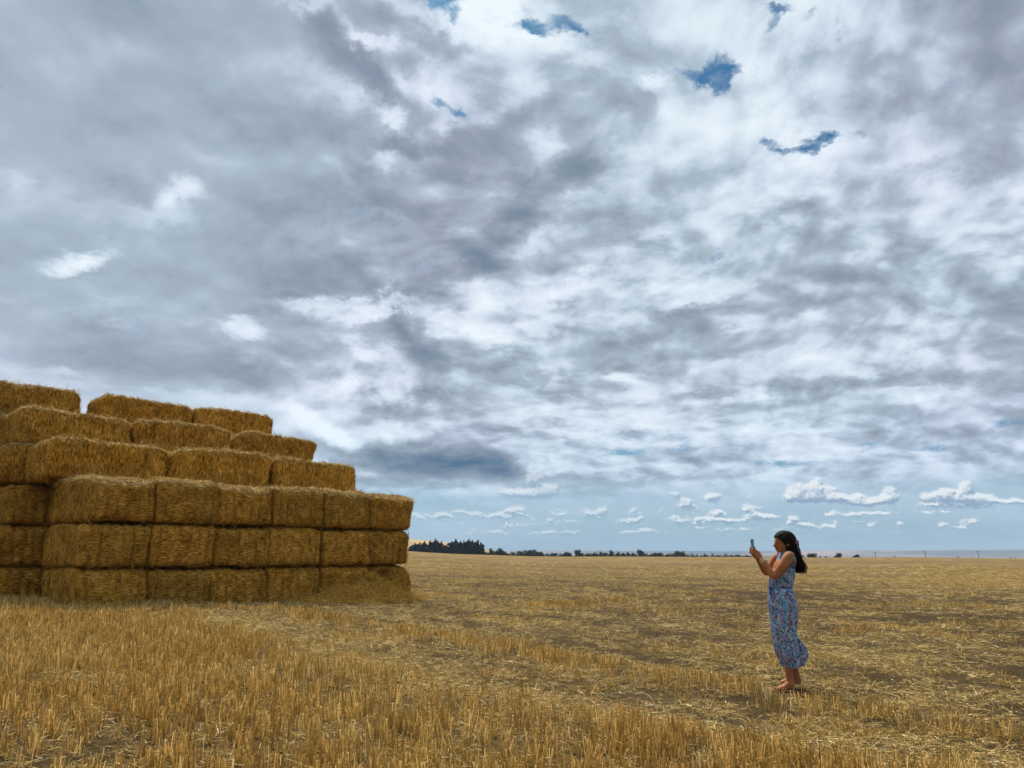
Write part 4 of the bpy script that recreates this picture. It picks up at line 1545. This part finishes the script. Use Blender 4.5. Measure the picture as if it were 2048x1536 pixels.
def vor(scale, feat='F1'):
    nd = nt.n.new('ShaderNodeTexVoronoi')
    nd.feature = feat
    nt.put(nd.inputs['Vector'], nt.v('ADD', p, nt.v('SCALE', nt.v('SUBTRACT', nt.noise(p, 40, 2, out='Color'), (.5, .5, .5)), scale=.02)))
    nd.inputs['Scale'].default_value = scale
    return nd


v1, v2 = vor(38), vor(66)
base_ = nt.ramp(nt.noise(p, 11, 3), [(.35, (.11, .23, .38)), (.5, (.20, .25, .38)), (.62, (.30, .34, .43))])
pet = nt.ramp(nt.xyz(v1.outputs['Color'])[0], [(0, (.035, .07, .20)), (.25, (.20, .14, .22)), (.38, (.42, .44, .50)), (.52, (.05, .26, .42)), (.75, (.22, .06, .06)), (.88, (.07, .13, .06))], 'CONSTANT')
pet2 = nt.ramp(nt.xyz(v2.outputs['Color'])[1], [(0, (.40, .40, .46)), (.28, (.03, .05, .18)), (.5, (.25, .13, .13)), (.65, (.12, .32, .46)), (.85, (.13, .08, .22))], 'CONSTANT')
c = nt.mix(nt.rng(v1.outputs['Distance'], .62, .48), base_, pet)
c = nt.mix(nt.rng(v2.outputs['Distance'], .42, .32), c, pet2)
finish(nt, principled(nt, c, .8, .2))
m_tie = simple_mat('dark_blue_tie', (.05, .08, .18), .7, .2)

# --- body -------------------------------------------------------------------
vs, fs = [], []
loft(vs, fs, smooth_path([(1576, 1119, 0, 10, .055), (1572, 1110, 0, 8.6, .048), (1567, 1099, 0, 8.8, .046)]))         # neck
ball(vs, fs, W(1569.5, 1082.5), 17.5 * MPP, .072, 18 * MPP)                                                          # skull
loft(vs, fs, smooth_path([(1563, 1074, 0, 8, .05), (1561, 1079, 0, 9.6, .060), (1559.5, 1087, 0, 9.8, .062), (1560.5, 1095, 0, 9.6, .058),
                          (1561.5, 1101, 0, 8.4, .050), (1561, 1105.5, 0, 5.6, .034)]))                                  # face
loft(vs, fs, smooth_path([(1551.2, 1084.5, 0, 1.3, .010), (1550.0, 1090, 0, 1.8, .011), (1549.2, 1094.3, 0, 2.4, .016), (1551, 1096.6, 0, 1.4, .012)]), 12)   # nose
ball(vs, fs, W(1556.8, 1105), 3.2 * MPP, .020, 3.0 * MPP)                                                              # chin
ball(vs, fs, W(1552.6, 1082.5), 2.6 * MPP, .045, 1.7 * MPP)                                                            # brow
ball(vs, fs, W(1552.8, 1100.5), 2.2 * MPP, .018, 2.3 * MPP)                                                            # mouth mound
for s_ in (-1, 1):
    ball(vs, fs, W(1557, 1093, s_ * .036), 4.0 * MPP, .020, 3.6 * MPP)                                                 # cheeks
    ball(vs, fs, W(1571, 1091, s_ * .073), 2.4 * MPP, .009, 4.6 * MPP)                                                 # ears
loft(vs, fs, smooth_path([(1575, 1114, 0, 8, .10), (1574, 1121, 0, 11, .145), (1567, 1136, 0, 17.5, .145), (1565, 1152, 0, 19, .135), (1562, 1168, 0, 19, .115),
                          (1561, 1178, 0, 19.5, .11), (1563, 1196, 0, 23, .145), (1565, 1214, 0, 23.5, .155), (1566, 1226, 0, 21, .14)]), 24)   # trunk
for s_, off, kx in ((-1, 0, 0), (1, 8, 1)):
    loft(vs, fs, smooth_path([(1564 + kx, 1212, s_ * .075, 17, .075), (1566 + off * .4, 1245, s_ * .07, 14.5, .072), (1568 + off * .8, 1285, s_ * .065, 10.5, .052),
                              (1572 + off * 1.6, 1312, s_ * .065, 10, .050), (1574 + off * 2.2, 1335, s_ * .065, 7.8, .042), (1575 + off * 2.6, 1352, s_ * .065, 7.2, .036),
                              (1576 + off * 2.9, 1364, s_ * .065, 8.0, .036), (1577.5 + off * 2.7, 1373, s_ * .065, 6.5, .032)]))
# feet: near one pointing left, far one a little behind it
loft(vs, fs, smooth_path([(1583, 1371.5, -.065, 4.5, .026), (1578, 1370, -.07, 9.5, .034), (1569, 1372, -.08, 7.8, .036), (1560, 1375.2, -.09, 5.6, .040), (1551, 1376.4, -.10, 4.4, .044), (1542.5, 1376.6, -.11, 2.6, .032)]), 16)
loft(vs, fs, smooth_path([(1603, 1364.5, .08, 4.2, .026), (1598, 1364, .085, 7.6, .034), (1590, 1366, .10, 6.2, .036), (1582, 1368, .12, 4.6, .038), (1575, 1369.5, .135, 3.0, .036), (1571, 1370, .145, 1.8, .02)]), 16)
for q in range(5):                                                                                                    # toes
    dy = -.135 + q * .0135
    loft(vs, fs, smooth_path([(1548, 1378, dy, 1.9, .0085), (1542.6 + q * .25 + (1.0 if q == 0 else 0), 1378.8, dy - .004, 1.5, .0075)]), 8)
# near arm, far arm
loft(vs, fs, smooth_path([(1571, 1113, -.13, 9, .05), (1564.5, 1118, -.168, 10.3, .052), (1554.5, 1132.5, -.185, 9.8, .047), (1545, 1145, -.18, 8.8, .043),
                          (1537, 1152.3, -.172, 7.6, .038), (1531, 1146, -.158, 7.3, .038), (1525.5, 1136, -.13, 6.6, .035), (1520.5, 1126, -.10, 5.2, .028), (1517, 1118.5, -.078, 4.5, .023)]), 18)
loft(vs, fs, smooth_path([(1570, 1115, .13, 9, .05), (1565, 1120, .165, 9.5, .05), (1556, 1132, .18, 8.8, .044), (1547, 1143, .17, 7.8, .04),
                          (1542, 1147, .155, 7, .036), (1535.5, 1140, .13, 6.6, .035), (1526, 1127, .09, 5.6, .03), (1517.5, 1116.5, .06, 4.2, .022)]), 18)
for s_ in (-1, 1):
    oy = 0 if s_ < 0 else -2.2
    loft(vs, fs, smooth_path([(1517.5, 1119 + oy, s_ * .076, 4.5, .022), (1514, 1114 + oy, s_ * .066, 6.0, .020), (1511, 1109 + oy, s_ * .055, 6.4, .017), (1509, 1105.5 + oy, s_ * .05, 4.6, .014)]), 14)   # palm
    for q in range(4):                                                                                                # fingers round the back of the phone
        y0 = 1100.5 + q * 3.1 + oy
        ln = (1.0, 1.08, 1.0, .8)[q]
        loft(vs, fs, smooth_path([(1510.5, y0 + 3.6, s_ * .058, 1.7, .0088), (1506.5, y0 + 1.6, s_ * .060, 1.55, .0082), (1503.2, y0 + .2, s_ * .047, 1.5, .008),
                                  (1502.2, y0 - .8, s_ * (.047 - .022 * ln), 1.35, .0072), (1502.3, y0 - 1.6, s_ * (.047 - .036 * ln), 1.1, .0062)], 3), 8)
    loft(vs, fs, smooth_path([(1513, 1112 + oy, s_ * .05, 2.4, .012), (1509.8, 1105 + oy, s_ * .034, 1.9, .010), (1508.2, 1099 + oy, s_ * .024, 1.7, .009), (1507.4, 1095.5 + oy, s_ * .018, 1.2, .007)], 3), 8)   # thumb
body = obj('body', mesh('body', vs, fs), m_skin, person)
md = body.modifiers.new('one_surface', 'REMESH')
md.mode = 'VOXEL'
md.voxel_size = .0042
md.use_smooth_shade = True
md = body.modifiers.new('soften', 'SMOOTH')
md.iterations = 3
md.factor = .5

for nm, px, py, dy, rx, ry, rz, mt in [('eye', 1552.3, 1087.3, -.031, .9, .012, .75, m_eye), ('eye', 1552.3, 1087.3, .031, .9, .012, .75, m_eye),
                                       ('eyebrow', 1552.0, 1083.6, -.032, 1.5, .017, .5, m_hair), ('eyebrow', 1552.0, 1083.6, .032, 1.5, .017, .5, m_hair),
                                       ('lips', 1551.9, 1100.0, 0, 1.4, .018, 1.0, m_lips)]:
    vs, fs = [], []
    ball(vs, fs, W(px, py, dy), rx * MPP, ry, rz * MPP, 10, 8)
    obj(nm, mesh(nm, vs, fs, True), mt, person)

# --- dress ------------------------------------------------------------------
D_ = [(1108, 1565, 1581, .128), (1114, 1560, 1583, .148), (1124, 1556, 1585.5, .158), (1136, 1551, 1588, .153), (1148, 1546, 1589, .145), (1158, 1541.5, 1587.5, .138),
      (1168, 1539.6, 1584.5, .126), (1175, 1539, 1582, .120), (1177, 1539.3, 1581.6, .118), (1180, 1538, 1583, .124), (1188, 1537.5, 1586, .142), (1204, 1538, 1590.5, .166),
      (1220, 1540, 1592.5, .172), (1240, 1542.5, 1592.5, .168), (1264, 1545.5, 1591, .160), (1284, 1549.5, 1592.5, .156), (1298, 1553, 1594.5, .152),
      (1311, 1558, 1595.5, .150), (1323, 1563, 1595.5, .148), (1334, 1567.5, 1596, .150)]
rows_ = []
for (py, xf, xb, hd) in D_:
    rows_.append(((xf + xb) / 2, py, 0, (xb - xf) / 2 - .9, hd * .95))
sp = smooth_path(rows_, 5)
vs, fs = [], []
tot = len(sp)


def fold(q, th, i):
    t = i / tot
    sk = max(0, t - .38) / .62
    amp = .026 * min(1, max(0, t - .05) * 3) + .115 * sk ** 1.2
    k = math.sin(7 * th + 2.2 * math.sin(3 * t)) * .6 + math.sin(12 * th + 5 * t + 1) * .4 + .35 * math.sin(19 * th - 9 * t)
    c_ = sp[i][0]
    d_ = q - c_
    d_ *= 1 + amp * k
    r_ = c_ + d_
    r_.z += .012 * sk ** 4 * math.sin(5 * th + 1) + .006 * sk ** 4 * math.sin(13 * th)
    if .30 < t < .40:
        r_ += d_ * .02 * math.sin(26 * th)
    return r_


loft(vs, fs, sp, 96, False, fold)
dress = obj('dress', mesh('dress', vs, fs, True), m_dress, person)
# the wind-blown back of the skirt
vs, fs = [], []
sp2 = smooth_path([(1588, 1272, -.02, 1.5, .03), (1592, 1284, -.03, 5.5, .06), (1597.5, 1297, -.035, 10.5, .075), (1600, 1309, -.04, 11, .08), (1599.5, 1320, -.04, 9, .075), (1598.5, 1330, -.035, 5, .06)], 5)


def fold2(q, th, i):
    c_ = sp2[i][0]
    t = i / len(sp2)
    return c_ + (q - c_) * (1 + (.05 + .06 * t) * math.sin(6 * th + 3 * t) + .04 * math.sin(11 * th + 1))


loft(vs, fs, sp2, 48, False, fold2)
me_ = mesh('blown_skirt_panel', vs, fs, True)
sk_o = obj('blown_skirt_panel', me_, m_dress, person)
for o_, th_ in ((dress, .004), (sk_o, .004)):
    md = o_.modifiers.new('cloth', 'SOLIDIFY')
    md.thickness = th_


def ribbon(path, wid, mat, name, parent, wave=0.0, n=30):
    """a strip of cloth along points"""
    vs, fs = [], []
    P = [Vector(q) for q in path]
    for i, q in enumerate(P):
        t_ = (P[min(i + 1, len(P) - 1)] - P[max(i - 1, 0)]).normalized()
        s_ = t_.cross(Vector((0, 1, .2))).normalized()
        wv = Vector((0, -1, 0)) * wave * math.sin(i * 1.7)
        vs += [tuple(q - s_ * wid / 2), tuple(q + s_ * wid / 2 + wv)]
    for i in range(len(P) - 1):
        fs.append((2 * i, 2 * i + 1, 2 * i + 3, 2 * i + 2))
    o = obj(name, mesh(name, vs, fs, True), mat, parent)
    md = o.modifiers.new('cloth', 'SOLIDIFY')
    md.thickness = .003
    return o


def lerp_pts(pts, n=24):
    P = np.array(pts, float)
    t = np.linspace(0, len(P) - 1, n)
    return [W(np.interp(k, range(len(P)), P[:, 0]), np.interp(k, range(len(P)), P[:, 1]), np.interp(k, range(len(P)), P[:, 2])) for k in t]


ribbon(lerp_pts([(1563, 1110.5, -.12), (1567, 1107.5, -.135), (1571, 1109, -.165), (1574, 1116, -.185), (1575.5, 1124, -.185), (1576, 1131, -.17), (1574, 1137, -.16)], 34), .042, m_dress, 'shoulder_ruffle', person, .014)
vs, fs = [], []
ring = []
for k in range(49):
    th = 2 * math.pi * k / 48
    c_ = W(1560.3, 1176.3)
    ring.append(c_ + Vector((22.0 * MPP * math.cos(th), .124 * math.sin(th), .004 * math.sin(3 * th))))
for k in range(48):
    stalk(vs, fs, ring[k], ring[k + 1], .0042, .0042, 6)
tie = obj('waist_tie', mesh('waist_tie', vs, fs), m_tie, person)
ribbon(lerp_pts([(1539, 1177, -.05), (1535.5, 1175.5, -.07), (1534, 1179, -.075), (1538, 1180, -.055)], 14), .014, m_tie, 'bow_loop', tie)
ribbon(lerp_pts([(1538, 1178, -.06), (1535, 1184, -.075), (1534.2, 1191, -.075)], 12), .011, m_tie, 'tie_end', tie)
ribbon(lerp_pts([(1539, 1178, -.055), (1537, 1186, -.08), (1537.4, 1195, -.085)], 12), .011, m_tie, 'tie_end', tie)

# --- hair -------------------------------------------------------------------
vs, fs = [], []


def cap_fn(q):
    px = 1570.0 + q.x / MPP
    py = 1082.0 - q.z / MPP
    hl = 1548.5 + max(0, py - 1074.5) * .95                # the hairline runs back from the brow to the ear
    if py > 1073 and px < hl:
        k = min(1.0, (hl - px) / 3.0)
        return q * (1 - .30 * k)
    return q * (1 + .015 * math.sin(q.y * 150 + q.z * 60))


ball(vs, fs, W(1570, 1082), 22 * MPP, .092, 18.6 * MPP, 60, 44, cap_fn)
H_ = [(1572, 1076, 0, 12, .078), (1578, 1084, 0, 12.5, .088), (1580.5, 1095, 0, 12.5, .092), (1583.5, 1108, 0, 11.8, .10), (1587.5, 1121, 0, 11.5, .105), (1592, 1132, 0, 11.5, .105), (1597, 1140, 0, 8, .085), (1599, 1146, 0, 3, .04)]
sp3 = smooth_path(H_, 5)


def hfold(q, th, i):
    c_ = sp3[i][0]
    t = i / len(sp3)
    return c_ + (q - c_) * (1 + .05 * math.sin(9 * th + 4 * t) + .05 * t * math.sin(15 * th + 7 * t))


loft(vs, fs, sp3, 60, True, hfold)
hair = obj('hair', mesh('hair', vs, fs, True), m_hair, person)
vs, fs = [], []
hr = random.Random(4)
for s_ in range(190):
    th = hr.random() * 6.28
    k0 = hr.uniform(.05, .55) if s_ % 2 else hr.uniform(.4, .85)
    out_k = hr.uniform(.92, 1.12)
    a_w = hr.uniform(.006, .020)
    ph = hr.random() * 6.28
    fr = hr.uniform(10, 22)
    prev = None
    n_ = 16
    ext = hr.uniform(.0, .05)
    for j in range(n_ + 1):
        t = k0 + (min(1, k0 + .55) - k0) * j / n_
        i_ = t * (len(sp3) - 1)
        i0 = int(min(i_, len(sp3) - 2))
        c_ = sp3[i0][0].lerp(sp3[i0 + 1][0], i_ - i0)
        ra = sp3[i0][1] + (sp3[i0 + 1][1] - sp3[i0][1]) * (i_ - i0)
        rb_ = sp3[i0][2] + (sp3[i0 + 1][2] - sp3[i0][2]) * (i_ - i0)
        ra, rb_ = max(ra, .03), max(rb_, .03)
        q = c_ + Vector((ra * math.cos(th), rb_ * math.sin(th), ra * .2 * math.cos(th))) * out_k
        q += Vector((a_w * math.sin(fr * t + ph), a_w * math.cos(fr * t + ph), a_w * .5 * math.sin(fr * t * 1.3)))
        q += Vector((ext * (t - k0) * 1.6, 0, -ext * (t - k0)))
        if prev is not None:
            stalk(vs, fs, prev, q, .0032 * (1 - .6 * j / n_), .0032 * (1 - .6 * (j + 1) / n_), 4)
        prev = q
tag(obj('hair_strands', mesh('hair_strands', vs, fs), m_hair, hair), kind='stuff')

m_pet = simple_mat('white_petals', (.60, .55, .58), .6, .3)
m_pet2 = simple_mat('pink_petals', (.36, .10, .16), .6, .3)
clip = None
for k, (px, py, dy, mt) in enumerate([(1588.5, 1083, -.05, m_pet), (1591.5, 1085.5, -.06, m_pet2), (1589, 1088, -.065, m_pet), (1592.5, 1090, -.05, m_pet2), (1587, 1086, -.075, m_pet2), (1593, 1087, -.03, m_pet)]):
    vs, fs = [], []
    for q in range(5):
        a_ = q * 1.257 + k
        ball(vs, fs, W(px, py, dy) + Vector((.007 * math.cos(a_), -.002, .007 * math.sin(a_))), .006, .003, .006, 8, 5)
    if clip is None:
        clip = obj('flower_clip', mesh('flower_clip', vs, fs, True), mt, person)
    else:
        obj('blossom', mesh('blossom', vs, fs, True), mt, clip)

m_cream = simple_mat('cream_bangle', (.75, .68, .52), .4, .5)
m_brass = simple_mat('gold_bangle', (.65, .45, .15), .35, .6)
ax_ = (W(1517, 1118.5, -.078) - W(1525.5, 1136, -.13)).normalized()
for (px, py, dy, r_, tk, mt) in [(1519.2, 1121.8, -.088, .030, .0042, m_cream), (1521.2, 1125.2, -.099, .032, .0052, m_cream), (1522.8, 1127.6, -.106, .0335, .0028, m_brass)]:
    vs, fs = [], []
    e1 = ax_.orthogonal().normalized()
    e2 = ax_.cross(e1)
    c_ = W(px, py, dy)
    rg = [c_ + e1 * (r_ * math.cos(k / 24 * 6.28318)) + e2 * (r_ * math.sin(k / 24 * 6.28318)) for k in range(25)]
    for k in range(24):
        stalk(vs, fs, rg[k], rg[k + 1], tk, tk, 6)
    obj('bracelet', mesh('bracelet', vs, fs, True), mt, person)

# --- phone, a thing of its own ------------------------------------------------
m_ph = simple_mat('blue_phone_case', (.06, .16, .20), .35, .5, .05)
m_gl, nt = material('phone_glass')
finish(nt, principled(nt, (.02, .025, .03, 1), .08, .5))
pc = W(1505, 1095)
phone = empty('phone', ROOT + pc)
tag(phone, 'slim blue-cased phone held upright in the woman\'s raised hands', 'phone')


def box_part(name, size, loc, mat, parent, bev=.003):
    bm = bmesh.new()
    bmesh.ops.create_cube(bm, size=1, matrix=Matrix.Translation(loc) @ Matrix.Diagonal((*size, 1)))
    bmesh.ops.bevel(bm, geom=bm.edges[:], offset=bev, segments=2, affect='EDGES')
    me_ = bpy.data.meshes.new(name)
    bm.to_mesh(me_)
    bm.free()
    return obj(name, me_, mat, parent)


box_part('case', (.0095, .074, .150), (0, 0, 0), m_ph, phone)
box_part('screen', (.002, .068, .142), (.0062, 0, 0), m_gl, phone, .0006)
box_part('camera_bump', (.003, .028, .030), (-.0066, .016, .052), m_gl, phone, .001)
